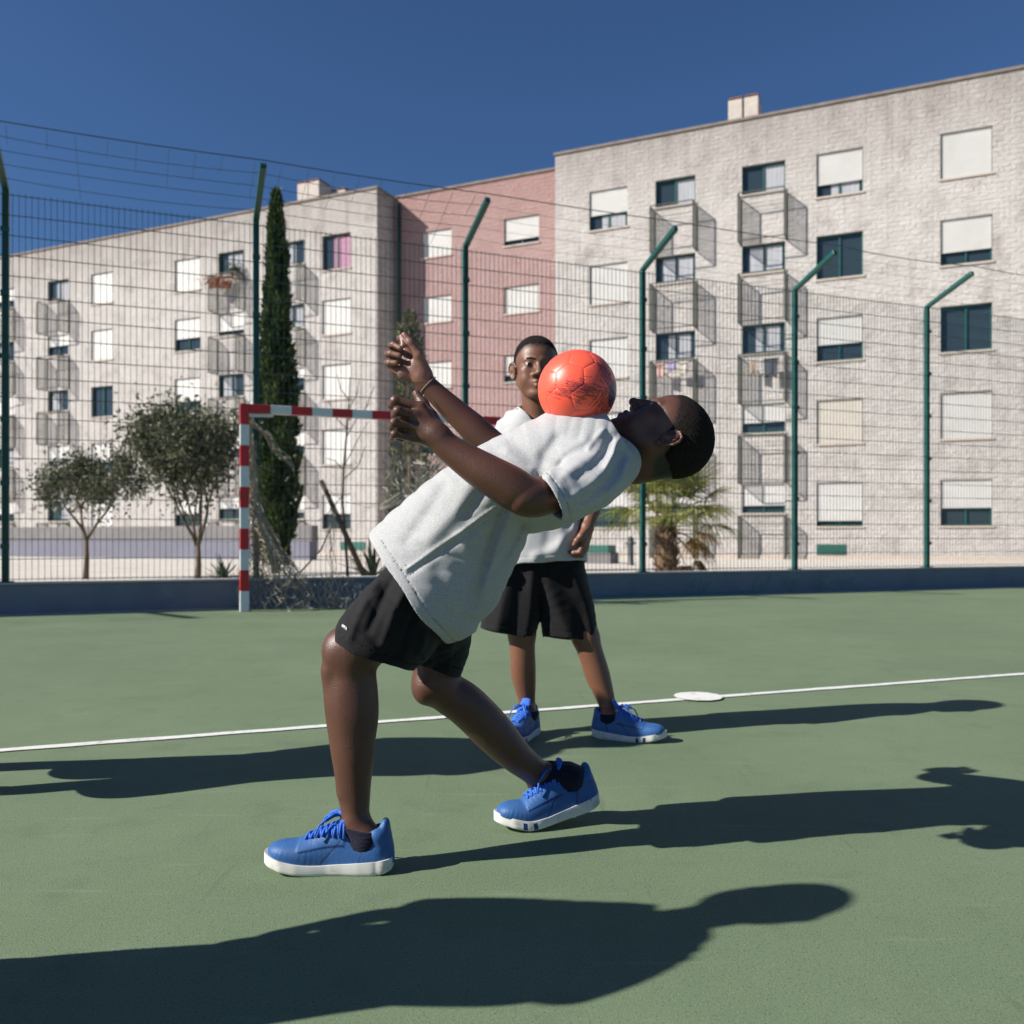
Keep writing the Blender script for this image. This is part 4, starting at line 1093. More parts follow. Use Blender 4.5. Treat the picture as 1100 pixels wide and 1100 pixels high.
SO = np.array([.002, .001, .000, .000, -.002, -.004, -.003, .000, .003, .005, .006])      # the sole curves inwards at the toe
def make_shoe(side, bend=0.0, h=.0022):
    """side +1: the foot's outer edge is at +y; returns list of (name, pos, quads, material)"""
    f = Field()
    spr = lambda x: np.where(np.asarray(x) > .165, ((np.asarray(x) - .165) / .123) ** 2 * .024, 0)
    st = [((x, o * side, .034 + float(spr(x))), (0, 1, 0), (0, 0, 1), w_, t - .034) for x, w_, t, o in zip(SX, SW, ST, SO)]
    f.add(Sweep(st, 3, n=2.25), 0)
    f.add(Ell((.030, 0, .085), (.028, .031, .022)), .012)             # padded collar at the heel
    f.sub(Ell((.056, 0, .118), (.041, .0255, .055)), .006)            # foot opening
    f.add(Ell((.012, 0, .104), (.010, .018, .016)), .008)             # heel tab
    f.sub(Ell((.052, 0, .135), (.036, .024, .045)), .004)
    def seams(P, D):
        x, y, z = P[:, 0], np.abs(P[:, 1]), P[:, 2]
        top = np.interp(x, SX, ST); rel = (z - .03) / (top - .03)
        eyestay = sstep(.0, .004, x - .098) * sstep(.004, 0, x - .205) * sstep(.40 + (x - .1) * 1.2, .47 + (x - .1) * 1.2, rel)
        heel = sstep(.070, .066, x + (z - .03) * .35)
        toe = sstep(.190, .193, x - (z - .03) * .25)
        groove = np.exp(-((x + (z - .03) * .9 - .150) / .0013) ** 2) * sstep(.75, .6, rel)
        return (-.0013 * eyestay - .0012 * heel - .0006 * toe * 0 + .0009 * groove).astype(F32)
    f.disp(seams); f.disp(waves(3, 34, .0008))
    f.cut(lambda P, D: .019 + spr(P[:, 0]) - P[:, 2])
    up = skin(f, h); up = (relax(up[0], up[1], 1), up[1])
    g = Field()                                                       # tongue
    g.add(Sweep([((.150, 0, .090), (0, 1, 0), (.5, 0, .86), .016, .006), ((.115, 0, .108), (0, 1, 0), (.55, 0, .83), .020, .007), ((.092, 0, .128), (0, 1, 0), (.8, 0, .6), .021, .0065), ((.080, 0, .146), (0, 1, 0), (.9, 0, .4), .019, .006)], 3), .004)
    tg = skin(g, h); tg = (relax(tg[0], tg[1], 1), tg[1])
    # sole: outline with a flared wall, toe spring, two blue blocks on the outer side
    xs = np.concatenate([[-.006, -.004, .000, .008], np.linspace(.020, .258, 44), [.266, .274, .281, .286, .288]]); n = len(xs)
    wd = np.interp(xs, SX, SW) + .0045; wd[0] = .014; wd[1] = .0205; wd[2] = .0270; wd[3] = .0325; wd[4] = .0365; wd[-1] = .006; wd[-2] = .013; wd[-3] = .0205; wd[-4] = .0275; wd[-5] = .0335
    off = np.interp(xs, SX, SO) * side
    zb = spr(xs) * .95 + np.where(xs < .045, ((.045 - xs) / .045) ** 2 * .008, 0)
    zt = spr(xs) + np.interp(xs, [0, .03, .10, .15, .22, .288], [.036, .032, .026, .023, .025, .025])
    b = MB(); prof = [(1.0, 1.0, .985), (1.0, .80, 1.0), (1.0, .30, 1.01), (1.0, .08, .985), (1.0, 0, .94)]
    loop = [(i, 1) for i in range(n)] + [(i, -1) for i in range(n - 1, -1, -1)]
    m_ = len(loop); vs_, fs, mi = [], [], []
    for (_, fz, fw) in prof:
        for i, sg in loop: vs_.append((xs[i] if 0 < i < n - 1 else xs[i], off[i] + sg * wd[i] * fw, zb[i] + (zt[i] - zb[i]) * fz))
    for r in range(len(prof) - 1):
        for k in range(m_):
            k2 = (k + 1) % m_; i = loop[k][0]
            blue = loop[k][1] == -side and loop[k2][1] == -side and (.182 < xs[i] < .196 or .212 < xs[i] < .222) and r in (1, 2)
            fs.append((r * m_ + k, (r + 1) * m_ + k, (r + 1) * m_ + k2, r * m_ + k2)); mi.append(1 if blue else 0)
    R0 = (len(prof) - 1) * m_
    for i in range(n - 1):
        fs.append((i, i + 1, m_ - 2 - i, m_ - 1 - i)); mi.append(0)
        fs.append((R0 + m_ - 1 - i, R0 + m_ - 2 - i, R0 + i + 1, R0 + i)); mi.append(0)
    fs_ = [tuple(reversed(f_)) for f_ in fs] if side < 0 else fs
    # tread ribs under the forefoot edge
    sole = (np.array(vs_), np.array(fs), np.array(mi))
    lb = MB()
    def tz(x, y): w_ = np.interp(x, SX, SW); t = np.interp(x, SX, ST); return .034 + (t - .034) * max(0, 1 - (abs(y) / w_) ** 2.25) ** (1 / 2.25) + .0035 + float(spr(x))
    xs_ = np.linspace(.192, .112, 7); rn = random.Random(side + 5)
    for k, x in enumerate(xs_):
        for sg in (1, -1):
            x2 = x - .011; wy = .019 + .002 * k
            pts = []
            for u in np.linspace(-1, 1, 9):
                xx = x + (x2 - x) * (u + 1) / 2; y = sg * u * wy; pts.append((xx, y, tz(xx, y) + (.0018 if sg > 0 else .0035) * (1 - u * u) + (.005 if xx < .118 else 0)))
            lb.tube(pts, .0034, 6)
    kx, kz = .112, .130
    for sg in (1, -1):
        lb.tube([(kx, 0, kz - .006), (kx + .012, sg * .014, kz + .004), (kx + .030, sg * .026, kz - .004), (kx + .034, sg * .020, kz - .012), (kx + .016, sg * .006, kz - .004), (kx, 0, kz - .003)], .0027, 6)
        lb.tube([(kx, 0, kz - .004), (kx + .02, sg * .010, kz + .002), (kx + .045, sg * .030, kz - .018), (kx + .055, sg * .037, kz - .042)], .0026, 6)
    lb.tube([(kx - .006, -.006, kz - .002), (kx + .004, 0, kz + .004), (kx - .004, .007, kz - .002)], .005, 6)
    lp_ = np.array(lb.v); lf_ = lb.f
    if bend:
        fix = lambda p: bend_pts(p, .205, bend)
        up = (fix(up[0]), up[1]); tg = (fix(tg[0]), tg[1]); sole = (fix(sole[0]), sole[1], sole[2]); lp_ = fix(lp_)
    return up, tg, sole, (lp_, lf_)
def shoe_obj(parent, geo, origin, fwd, pitch=0.0, roll=0.0, scale=1.0):
    """place a sneaker: heel point on the ground, toe direction, heel lift"""
    up, tg, sole, lace = geo
    fx = Vector((fwd[0], fwd[1], 0)).normalized(); yz = Vector((0, 0, 1)).cross(fx)
    Rm = Matrix((fx, yz, Vector((0, 0, 1)))).transposed() @ Matrix.Rotation(pitch, 3, 'Y') @ Matrix.Rotation(roll, 3, 'X')
    Mx = Rm.to_4x4() @ Matrix.Scale(scale, 4); Mx.translation = Vector(origin) - root_of(parent).location
    s = mesh_obj('shoe', up[0], up[1], M['shoe'], None, world=False); s.parent = parent; s.matrix_local = Mx
    q = up[0]; x, y, z = q[:, 0], np.abs(q[:, 1]), q[:, 2]; top = np.interp(x, SX, ST); rel = (z - .03) / (top - .03)
    es = np.exp(-((rel - (.435 + (x - .1) * 1.2)) / .035) ** 2) * sstep(.098, .102, x) * sstep(.205, .200, x); hl_ = np.exp(-((x + (z - .03) * .35 - .068) / .0018) ** 2); td = np.exp(-((x + (z - .03) * .9 - .150) / .0016) ** 2) * sstep(.6, .5, rel)
    vattr(s, 'seam', np.clip(es + hl_ + td, 0, 1))
    t = mesh_obj('tongue', tg[0], tg[1], M['lace'], None, world=False); t.parent = s
    b = MB(); b.v = [tuple(p) for p in sole[0]]; b.f = [tuple(int(i) for i in f) for f in sole[1]]; b.m = [int(i) for i in sole[2]]; b.smooth = [False] * len(b.f)
    so_ = b.build('sole', [M['sole'], M['sole_blue']], s, smooth=True); so_.data.set_sharp_from_angle(angle=R(50))
    b = MB(); b.v = [tuple(p) for p in lace[0]]; b.f = lace[1]; b.m = [0] * len(b.f); b.smooth = [True] * len(b.f); b.build('lace', M['lace'], s, smooth=True)
    return s, Rm.to_4x4(), Vector(origin)

# ------------------------------------------------------------------ head, in its own frame: x to the person's right, y forward, z up
class Frame:
    def __init__(s, o, right, fwd, up, sc=1.0):
        s.o = A3(o); s.R = np.array([right, fwd, up], dtype=F32); s.s = sc
    def p(s, q): return s.o + (np.array(q, F32) * s.s) @ s.R
    def ell(s, c, r, rot=None):
        ax = s.R if rot is None else (np.array(rot, F32) @ s.R)
        return Ell(s.p(c), np.array(r) * s.s, ax)
    def cone(s, a, b, ra, rb): return Cone(s.p(a), s.p(b), ra * s.s, rb * s.s)
    def inv(s, P): return ((P - s.o) @ s.R.T) / s.s
def rotm(axis, a):
    c, s_ = math.cos(a), math.sin(a)
    return {'x': [[1, 0, 0], [0, c, s_], [0, -s_, c]], 'y': [[c, 0, -s_], [0, 1, 0], [s_, 0, c]], 'z': [[c, s_, 0], [-s_, c, 0], [0, 0, 1]]}[axis]

def head_base(f, H):
    f.add(H.ell((0, -.014, .034), (.0735, .094, .080)), .01)
    f.add(H.ell((0, -.052, .010), (.062, .056, .062)), .02)          # back of the skull
    f.add(H.ell((0, .026, .022), (.064, .056, .064)), .02)           # forehead
    f.add(H.ell((0, .026, -.034), (.056, .060, .066)), .02)          # mid face
    for s in (1, -1):
        f.add(H.cone((s * .046, -.006, -.044), (s * .019, .062, -.094), .022, .016), .035)     # jaw
        f.add(H.ell((s * .040, .056, -.016), (.020, .020, .016)), .018)                       # cheekbone
        f.add(H.ell((s * .036, .050, -.046), (.0245, .0275, .029)), .02)                        # cheek
def head_detail(f, H, smile=0.0, eyes_open=True, mouth_open=0.0):
    f.add(H.ell((0, .073, -.096), (.021, .015, .014)), .015)         # chin
    for s in (1, -1):
        f.add(H.cone((s * .010, .081, .016), (s * .042, .069, .017), .0070, .006), .012)      # brow
        f.sub(H.ell((s * .031, .094, .001), (.017, .014, .0105)), .012)                       # eye socket
        f.add(H.ell((s * .031, .0685, .000), (.0155, .0155, .0135)), .004)                    # lids over the eyeball
        if eyes_open:
            f.sub(H.ell((s * .031, .083, .000), (.0124, .008, .0038), rotm('y', s * .08)), .0012)
        else:
            f.sub(H.ell((s * .031, .0845, -.004), (.012, .003, .0011)), .001)
        f.add(H.ell((s * .0165, .090, -.035), (.0088, .010, .0085)), .005)                    # nostril wings
    f.add(H.cone((0, .082, .008), (0, .100, -.026), .0075, .0105), .010)
    f.add(H.ell((0, .1035, -.031), (.0125, .0105, .0095)), .006)     # nose tip
    for s in (1, -1): f.sub(H.ell((s * .0085, .099, -.0415), (.0048, .007, .0038)), .002)
    f.add(H.ell((0, .064, -.063), (.034, .024, .026)), .014)         # muzzle
    c = .0035 * smile
    for s in (1, -1):
        f.add(H.cone((s * (.024 + .004 * smile), .0760, -.0615 + c), (s * .007, .0890, -.0570), .0032, .0060), .004)
        f.add(H.cone((s * (.022 + .004 * smile), .0760, -.0640 + c), (s * .006, .0875, -.0712), .0036, .0074), .004)
    f.add(H.cone((-.007, .0890, -.0570), (.007, .0890, -.0570), .0058, .0058), .003)
    f.add(H.cone((-.006, .0875, -.0712), (.006, .0875, -.0712), .0074, .0074), .003)
    for s in (1, -1):
        f.sub(H.cone((0, .100, -.0640), (s * .013, .095, -.0635 + c * .3), .0012 + .0022 * mouth_open, .0011 + .0016 * mouth_open), .0015)
        f.sub(H.cone((s * .013, .095, -.0635 + c * .3), (s * (.026 + .005 * smile), .080, -.0625 + c), .0011 + .001 * mouth_open, .0008), .0015)
    f.sub(H.cone((0, .095, -.050), (0, .0925, -.045), .0022, .0018), .003)
    # ears
    for s in (1, -1):
        E = lambda y, z, o=0: (s * (.0760 + o + .0130 * (-y / .02)), -.014 + y, -.006 + z)
        f.add(H.ell((s * .0775, -.015, -.007), (.0062, .0165, .0275), rotm('z', s * .60)), .005)
        hel = [(.010, -.004), (.013, .010), (.010, .022), (.001, .029), (-.010, .026), (-.017, .014), (-.017, .0), (-.012, -.014), (-.004, -.024)]
        for k in range(len(hel) - 1): f.add(H.cone(E(*hel[k], .0045), E(*hel[k + 1], .0045), .0040, .0040), .003)
        f.add(H.ell(E(.002, -.026, .004), (.0048, .0068, .0075)), .003)
        f.sub(H.ell(E(.001, -.006, .0105), (.0060, .0070, .0095)), .003)
        f.sub(H.ell(E(-.004, .015, .0100), (.0036, .0066, .0070)), .003)
        f.add(H.cone(E(-.009, .010, .006), E(-.007, -.012, .006), .0030, .0028), .003)
        f.add(H.ell(E(.011, -.006, .005), (.0030, .0040, .0055)), .002)                       # tragus
def hair_field(H, f_head, line, thick=.0034):
    """cropped hair: the scalp pushed outwards inside the hairline, fading into the skin at its edge"""
    g = Field()
    for op, p, k in f_head: g.ops.append((op, p, k))
    def fn(P, D):
        q = H.inv(P); m = line(q)                       # m > 0 inside the hair
        return (-(-.0010 + (thick + .0010) * sstep(-.004, .024, m)) * H.s).astype(F32)
    g.disp(fn); g.disp(waves(17, 420, .0007))
    g.cut(lambda P, D: -(line(H.inv(P)) * H.s))
    return g
def hairline(q):
    x, y, z = np.abs(q[:, 0]), q[:, 1], q[:, 2]
    h = np.interp(y, [-.12, -.075, -.045, -.030, -.014, .000, .008, .016, .030, .044, .060, .1], [-.044, -.042, -.030, -.006, .008, -.002, .004, .026, .042, .054, .066, .066])
    h = h - .010 * sstep(.05, .02, x) * sstep(.04, .07, y) * 0
    return z - h + .0030 * np.sin(q[:, 0] * 310 + q[:, 1] * 170) * np.sin(q[:, 1] * 290 - q[:, 2] * 120) + .0022 * np.sin(q[:, 0] * 640 + q[:, 2] * 510)
def eyeball(parent, H, s, look=(0, 1, 0)):
    bm = bmesh.new(); bmesh.ops.create_uvsphere(bm, u_segments=28, v_segments=20, radius=.0136 * H.s)
    lk = Vector([float(v) for v in (np.array(look, F32) @ H.R)]).normalized(); c = Vector([float(v) for v in H.p((s * .031, .0690, .000))])
    for fc in bm.faces:
        fc.smooth = True; fc.material_index = 1 if fc.calc_center_median().normalized().dot(Vector((0, 0, 1))) > math.cos(.56) else 0
    me = bpy.data.meshes.new('eye'); bm.to_mesh(me); bm.free(); me.materials.append(M['eye']); me.materials.append(M['iris'])
    o = bpy.data.objects.new('eye', me); C.objects.link(o); o.parent = parent
    o.rotation_euler = lk.to_track_quat('Z', 'Y').to_euler(); o.location = c - root_of(parent).location
    return o
def brow(parent, H, s, f_head):
    g = Field()
    pts = [(s * .013, .0870, .0175), (s * .024, .0850, .0215), (s * .036, .0780, .0215), (s * .045, .0690, .0170)]
    for k in range(3): g.add(H.cone(pts[k], pts[k + 1], (.0034, .0036, .0030)[k], (.0036, .0030, .0014)[k]), .002)
    base = Field(); base.ops = list(f_head)
    g.cut(lambda P, D: base.ev(P) - .0012 * H.s); g.disp(waves(5, 700, .0006))
    p, q = skin(g, .0011)
    return mesh_obj('eyebrow', p, q, M['hair'], parent)
def limb(f, pts, k=.012, sub=9):
    """smooth tapered limb through (point, radius) pairs"""
    P = [V3(p) for p, r in pts]; st = []
    for i, (p, r) in enumerate(pts):
        t = P[min(i + 1, len(P) - 1)] - P[max(i - 1, 0)]; t /= np.linalg.norm(t)
        u = np.array([0, 1.0, 0]) - t * t[1]
        if np.linalg.norm(u) < .2: u = np.array([1.0, 0, 0]) - t * t[0]
        u /= np.linalg.norm(u); st.append((P[i], u, np.cross(t, u), r, r))
    f.add(Sweep(st, sub), k)
def V3(p): return np.array([p[0], p[1], p[2]], float)
def finger(f, pts, rs, k=.003):
    for i in range(len(pts) - 1): f.add(Cone(pts[i], pts[i + 1], rs[i], rs[i + 1]), k)
# ------------------------------------------------------------------ first boy: leaning far back, ball on his chest
def pm(Y): return Y / FPX                                     # metres per photo pixel at depth Y
def station(F, B, Y, rv, grow=0.0):
    f_, b_ = V3(W(*F, Y)), V3(W(*B, Y)); c = (f_ + b_) / 2; u = f_ - b_; L_ = np.linalg.norm(u)
    return (c, u / L_, np.array([0, 1.0, 0]), L_ / 2 + grow, rv + grow)
def plane_y(a, b, out_pt):
    """cutting plane through two points and the Y axis, normal away from the inside; out_pt lies on the side cut off"""
    a, b, o = V3(a), V3(b), V3(out_pt); n_ = np.cross(b - a, [0, 1.0, 0]); n_ /= np.linalg.norm(n_)
    if (o - a) @ n_ < 0: n_ = -n_
    return (a, n_)

pa_ = W(455, 577, 2.1); pa_.z = 0
boyA = thing('person', 'person bending backwards in grey t-shirt and black shorts, orange ball on the chest', 'person', pa_, 0, 'young players in grey tops and blue trainers')

HA = Frame((0, 0, 0), (0, 1, 0), (-.431, 0, .902), (.902, 0, .431), .985)
HA.o = (V3(W(717.7, 471.5, 2.012)) - (np.array([-.0755, -.014, -.008]) * HA.s) @ HA.R).astype(F32)

shoeL = make_shoe(+1); shoeR = make_shoe(-1)
shoeRb = make_shoe(-1, bend=.20)
heelL = V3(((419.5 - CX) / FPX * 1.99, 1.99, 0)); fL = (-1, .02)
heelR = V3(((641 - CX) / FPX * 2.345, 2.345, .042)); fR = (-.955, -.295); PR = .20
_, MRl, _ = shoe_obj(boyA, shoeL, heelL, fL, 0, 0, .98)
_, MRr, _ = shoe_obj(boyA, shoeRb, heelR, fR, PR, 0, .98)
def footpt(Mr, o, p, sc=.98): return V3(Mr @ (Vector(p) * sc) + Vector(o))

f = Field(); h0 = []
# torso
for a, b_, ra, rb_ in (((470, 622, 2.10), (512, 572, 2.10), .090, .078), ((508, 566, 2.10), (566, 518, 2.10), .076, .076), ((566, 516, 2.10), (622, 497, 2.10), .076, .070)):
    f.add(Cone(W(*a), W(*b_), ra, rb_), .04)
for y_ in (2.0, 2.2): f.add(Cone(W(600, 508, 2.1), W(640, 500, y_), .08, .052), .04)
# neck
f.add(Cone(W(650, 499, 2.10), W(684, 492, 2.095), .052, .043), .03)
f.add(Cone(W(684, 492, 2.095), V3(HA.p((0, -.030, -.045))), .043, .044), .03)
f.add(Cone(W(684, 505, 2.095), V3(HA.p((0, -.060, -.025))), .030, .034), .03)
f.add(Cone(W(668, 481, 2.095), V3(HA.p((0, .030, -.078))), .022, .022), .03)
i0 = len(f.ops); head_base(f, HA); i1 = len(f.ops); hA_ops = list(f.ops[i0:i1])
head_detail(f, HA, eyes_open=True)
# near (left) arm
limb(f, [(W(648, 502, 2.03), .050), (W(616, 521, 1.91), .042), (W(580, 534, 1.825), .0415), (W(562, 531, 1.808), .0420), (W(546, 522, 1.803), .0435), (W(524, 509, 1.80), .0400), (W(502, 495, 1.80), .0338), (W(482, 481, 1.80), .0285), (W(468, 466, 1.80), .0275)], .02)
mc = [(452, 438, 1.803), (447, 447, 1.792), (445, 458, 1.790), (445, 469, 1.797)]
for m_ in mc: f.add(Cone(W(472, 470, 1.80), W(*m_), .021, .0128), .010)
fingers = [
    [(424.5, 430.5, 1.795), (421.5, 435, 1.818), (431, 440, 1.835)],
    [(427.5, 441.5, 1.777), (424.5, 446, 1.803), (435, 450, 1.823)],
    [(424.0, 454.0, 1.777), (421.5, 459, 1.801), (433, 462, 1.818)],
    [(424.0, 466.5, 1.785), (422.5, 470, 1.804), (432, 472, 1.816)]]
for m_, fg, r_ in zip(mc, fingers, (.0098, .0098, .0095, .0086)):
    finger(f, [W(*m_)] + [W(*p) for p in fg], [.0118, r_, r_ * .9, r_ * .78], .004)
    f.add(Ell(V3(W(*fg[0])), (r_ * 1.04,) * 3), .003)
finger(f, [W(475, 467, 1.815), W(463, 448, 1.826), W(454, 434, 1.836), W(447.5, 423, 1.840)], [.019, .0138, .0112, .0088], .008)
# far (right) arm
limb(f, [(W(636, 490, 2.22), .052), (W(585, 492, 2.30), .044), (W(545, 487, 2.325), .0385), (W(528, 477, 2.33), .0385), (W(510, 461, 2.325), .0385), (W(494, 447, 2.32), .0345), (W(476, 430, 2.315), .0295), (W(457, 412, 2.31), .0265)], .02)
mcr = [(438, 379, 2.325), (431, 383, 2.335), (426, 389, 2.335), (425, 397, 2.33)]
for m_ in mcr: f.add(Cone(W(453, 404, 2.31), W(*m_), .024, .0138), .012)
f.add(Ell(V3(W(449, 391, 2.295)), (.020, .013, .026)), .012)      # ball of the thumb
f.add(Ell(V3(W(434, 400, 2.305)), (.018, .013, .020)), .012)
f.add(Ell(V3(W(437, 386, 2.318)), (.026, .012, .026)), .012)      # heel of the hand
fr = [
    [(430, 363.5, 2.325), (431.5, 362.5, 2.295), (433.5, 371, 2.283)],
    [(420, 371, 2.325), (422.5, 370, 2.293), (430, 374, 2.283)],
    [(416.5, 379.5, 2.325), (419.5, 379.5, 2.293), (429, 382, 2.285)],
    [(416, 389, 2.322), (418.5, 389.5, 2.295), (425.5, 390, 2.288)]]
for m_, fg, r_ in zip(mcr, fr, (.0098, .0098, .0094, .0085)):
    finger(f, [W(*m_)] + [W(*p) for p in fg], [.0122, r_, r_ * .92, r_ * .8], .003)
finger(f, [W(456, 399, 2.30), W(450, 382, 2.287), W(441, 368, 2.284), W(434.5, 359.5, 2.287)], [.018, .0132, .0108, .0085], .006)
# near (left) leg
limb(f, [(W(466, 630, 2.04), .080), (W(424, 664, 2.015), .070), (W(392, 690, 2.0), .060), (W(378, 702, 2.0), .055)], .03)
leg = [((377, 696), .0555), ((377, 722), .0535), ((376.5, 745), .0555), ((378, 772), .0545), ((380, 805), .0475), ((380.5, 835), .0395), ((381, 861), .0340), ((381.5, 882), .0305)]
limb(f, [(W(*a, 2.0), ra) for a, ra in leg], .02)
f.add(Ell(V3(W(361, 700, 1.99)), (.026, .034, .036)), .025)       # kneecap
f.add(Ell(V3(W(357, 721, 1.99)), (.015, .020, .022)), .02)
f.add(Ell(V3(W(388, 757, 2.0)), (.036, .044, .085)), .02)         # calf
f.add(Cone(W(356, 722, 1.985), W(371, 850, 1.99), .019, .014), .02)   # shin edge
f.add(Cone(W(381.5, 882, 2.0), footpt(MRl, heelL, (.056, 0, .075)), .0318, .034), .012)
f.add(Cone(footpt(MRl, heelL, (.056, 0, .06)), footpt(MRl, heelL, (.20, -.003, .036)), .026, .018), .012)
# far (right) leg
limb(f, [(W(478, 630, 2.16), .074), (W(472, 690, 2.19), .060), (W(468, 716, 2.20), .054), (W(468, 733, 2.20), .053)], .03)
leg = [((468, 731), 2.20, .0520), ((480, 744), 2.21, .0505), ((500, 757), 2.225, .0540), ((525, 781), 2.25, .0525), ((548, 806), 2.28, .0455), ((566, 822), 2.305, .0380), ((580, 834), 2.325, .0345)]
limb(f, [(W(*a, ya), ra) for a, ya, ra in leg], .02)
f.add(Ell(V3(W(457, 740, 2.19)), (.028, .038, .036)), .02)
ankR = footpt(MRr, heelR, (.058, 0, .095))
f.add(Cone(W(580, 834, 2.325), ankR, .0365, .036), .012)
f.add(Cone(footpt(MRr, heelR, (.058, 0, .075)), footpt(MRr, heelR, (.18, .003, .036)), .027, .018), .012)
f.disp(waves(2, 30, .0012))
fA = f
bodyA = sculpt('body', f, .0024, M['skin_a'], boyA, it=1)
def lip_attr(o, H, root):
    n = len(o.data.vertices); co = np.empty(n * 3, F32); o.data.vertices.foreach_get('co', co); P = co.reshape(-1, 3) + np.array(root.location, F32)
    q = H.inv(P); x, y, z = np.abs(q[:, 0]), q[:, 1], q[:, 2]
    v = sstep(.030, .024, x) * sstep(.068, .076, y) * sstep(-.0835, -.0795, z) * sstep(-.0475 - .0, -.0525, z + 0 * x + (x * .18))
    vattr(o, 'lip', v * .85); return P, q
P, q = lip_attr(bodyA, HA, boyA)
px_, py_ = pxy(P)
far = (px_ < 462) & (py_ < 410) & (P[:, 1] > 2.1)
nrm_ = np.empty(len(P) * 3, F32); bodyA.data.vertices.foreach_get('normal', nrm_); nrm_ = nrm_.reshape(-1, 3)
vattr(bodyA, 'palm', far * sstep(.1, .7, -nrm_[:, 1]) * .75)
vattr(bodyA, 'dark', sstep(-.016, .010, hairline(HA.inv(P)) + .022 * sstep(-.02, -.05, HA.inv(P)[:, 1])) * (np.linalg.norm(P - HA.o, axis=1) < .17) * sstep(.0790, .0765, np.abs(HA.inv(P)[:, 0])))
g = hair_field(HA, hA_ops, hairline)
p, q_ = skin(g, .0024, lo=V3(HA.o) - .14, hi=V3(HA.o) + .14); mesh_obj('hair', p, q_, M['hair'], boyA)
for s in (1, -1):
    eyeball(boyA, HA, s, (-.1, .9, -.45)); brow(boyA, HA, s, hA_ops + fA.ops[i1:i1 + 3])

# t-shirt
TS = [((410, 585), (485, 694), .188), ((441, 551), (500, 652), .180), ((471, 516), (518, 609), .172), ((502, 489), (546, 573), .165), ((533, 473), (586, 552), .168), ((567, 464), (628, 545), .180), ((606, 464), (660, 527), .188), ((638, 467), (674, 513), .160), ((656, 473), (681, 508), .085)]
def shirt_stations(grow=0.0, sel=None): return [station(a, b_, 2.095, rv, grow) for a, b_, rv in (TS if sel is None else [TS[i] for i in sel])]
hemc = plane_y(W(410, 585, 2.1), W(486, 694, 2.1), W(380, 680, 2.1))
neckc = plane_y(W(654, 466, 2.1), W(682, 516, 2.1), W(720, 490, 2.1))
def sleeve(hem_a, hem_b, hY, mid, mY, msz, sho, sY, ssz, grow=0.0, ext=None):
    ha, hb = V3(W(*hem_a, hY)), V3(W(*hem_b, hY)); hc = (ha + hb) / 2; sc2 = V3(W(*sho, sY)); mc2 = V3(W(*mid, mY))
    ax = hc - sc2; ax /= np.linalg.norm(ax); u = hb - ha; L_ = np.linalg.norm(u); u = u / L_; u -= ax * (u @ ax) * .6; u /= np.linalg.norm(u); v = np.cross(ax, u); v /= np.linalg.norm(v)
    return hc, ax, [(sc2, u, v, ssz + grow, ssz + grow), (mc2, u, v, msz + grow, msz * .95 + grow), (hc, u, v, L_ / 2 + grow, L_ / 2 * 1.12 + grow)]
hc, ax, st = sleeve((578, 513), (603.5, 560), 1.84, (634, 517), 1.92, .070, (650, 500), 2.01, .068)
un = V3(W(603.5, 560, 1.84)) - V3(W(578, 513, 1.84)); hn = np.cross(un, [0, 1.0, 0]); hn /= np.linalg.norm(hn)
if hn @ ax < 0: hn = -hn
hn = hn * .8 + ax * .2; hn /= np.linalg.norm(hn)
folds = [
    ([(540, 540), (520, 553), (498, 569), (470, 588), (437, 611)], 2.0, .0038),
    ([(541, 546), (522, 559), (500, 575), (472, 594), (440, 617)], 3.0, -.0042),
    ([(566, 522), (553, 545), (541, 572), (532, 600), (520, 632)], 8.0, .013),
    ([(552, 528), (540, 552), (529, 582), (520, 612), (508, 648)], 6.0, -.012),
    ([(560, 566), (548, 588), (530, 616)], 4.0, -.007),
    ([(497, 575), (506, 605), (504, 640), (494, 682)], 9.0, .005),
    ([(470, 610), (476, 640), (474, 668)], 9.0, -.004),
    ([(520, 490), (505, 520), (490, 548), (462, 578)], 9.0, .007),
    ([(535, 500), (520, 528), (500, 552)], 6.0, -.007),
    ([(478, 522), (462, 548), (438, 580)], 7.0, -.005),
    ([(552, 475), (572, 492), (600, 500)], 7.0, -.006),
    ([(545, 486), (565, 503), (590, 510)], 6.0, .006),
    ([(600, 470), (585, 488), (580, 508)], 6.0, -.006),
    ([(628, 472), (606, 484), (590, 503)], 6.0, .006),
    ([(663, 474), (659, 486), (652, 500)], 3.6, .006),
    ([(656, 472), (650, 486), (640, 500), (622, 512)], 5.5, -.006),
    ([(668, 484), (662, 500), (648, 520), (625, 537)], 5.5, -.006),
    ([(661, 489), (650, 507), (632, 524), (612, 536)], 5.0, .005),
    ([(674, 496), (668, 514), (654, 530)], 4.0, .006),
    ([(640, 486), (622, 496), (604, 512)], 5.0, .003),
    ([(648, 462), (640, 470), (632, 482)], 3.0, .004)]
FN = [fold_fn(folds, 2.08), waves(6, 11, .0055, 6), waves(4, 26, .0018, 7)]
st2 = st + [(hc + ax * .03, st[-1][1], st[-1][2], st[-1][3], st[-1][4])]
hcf, axf, stf = sleeve((560, 470), (560, 512), 2.33, (600, 490), 2.28, .060, (640, 492), 2.22, .064)
t = Field()
t.add(Disp(Sweep(shirt_stations(), 3, cuts=[neckc]), FN), 0)
t.add(Disp(Sweep(st2, 3), FN), .022)
t.add(Sweep(stf, 3, cuts=[(hcf, axf)]), .02)
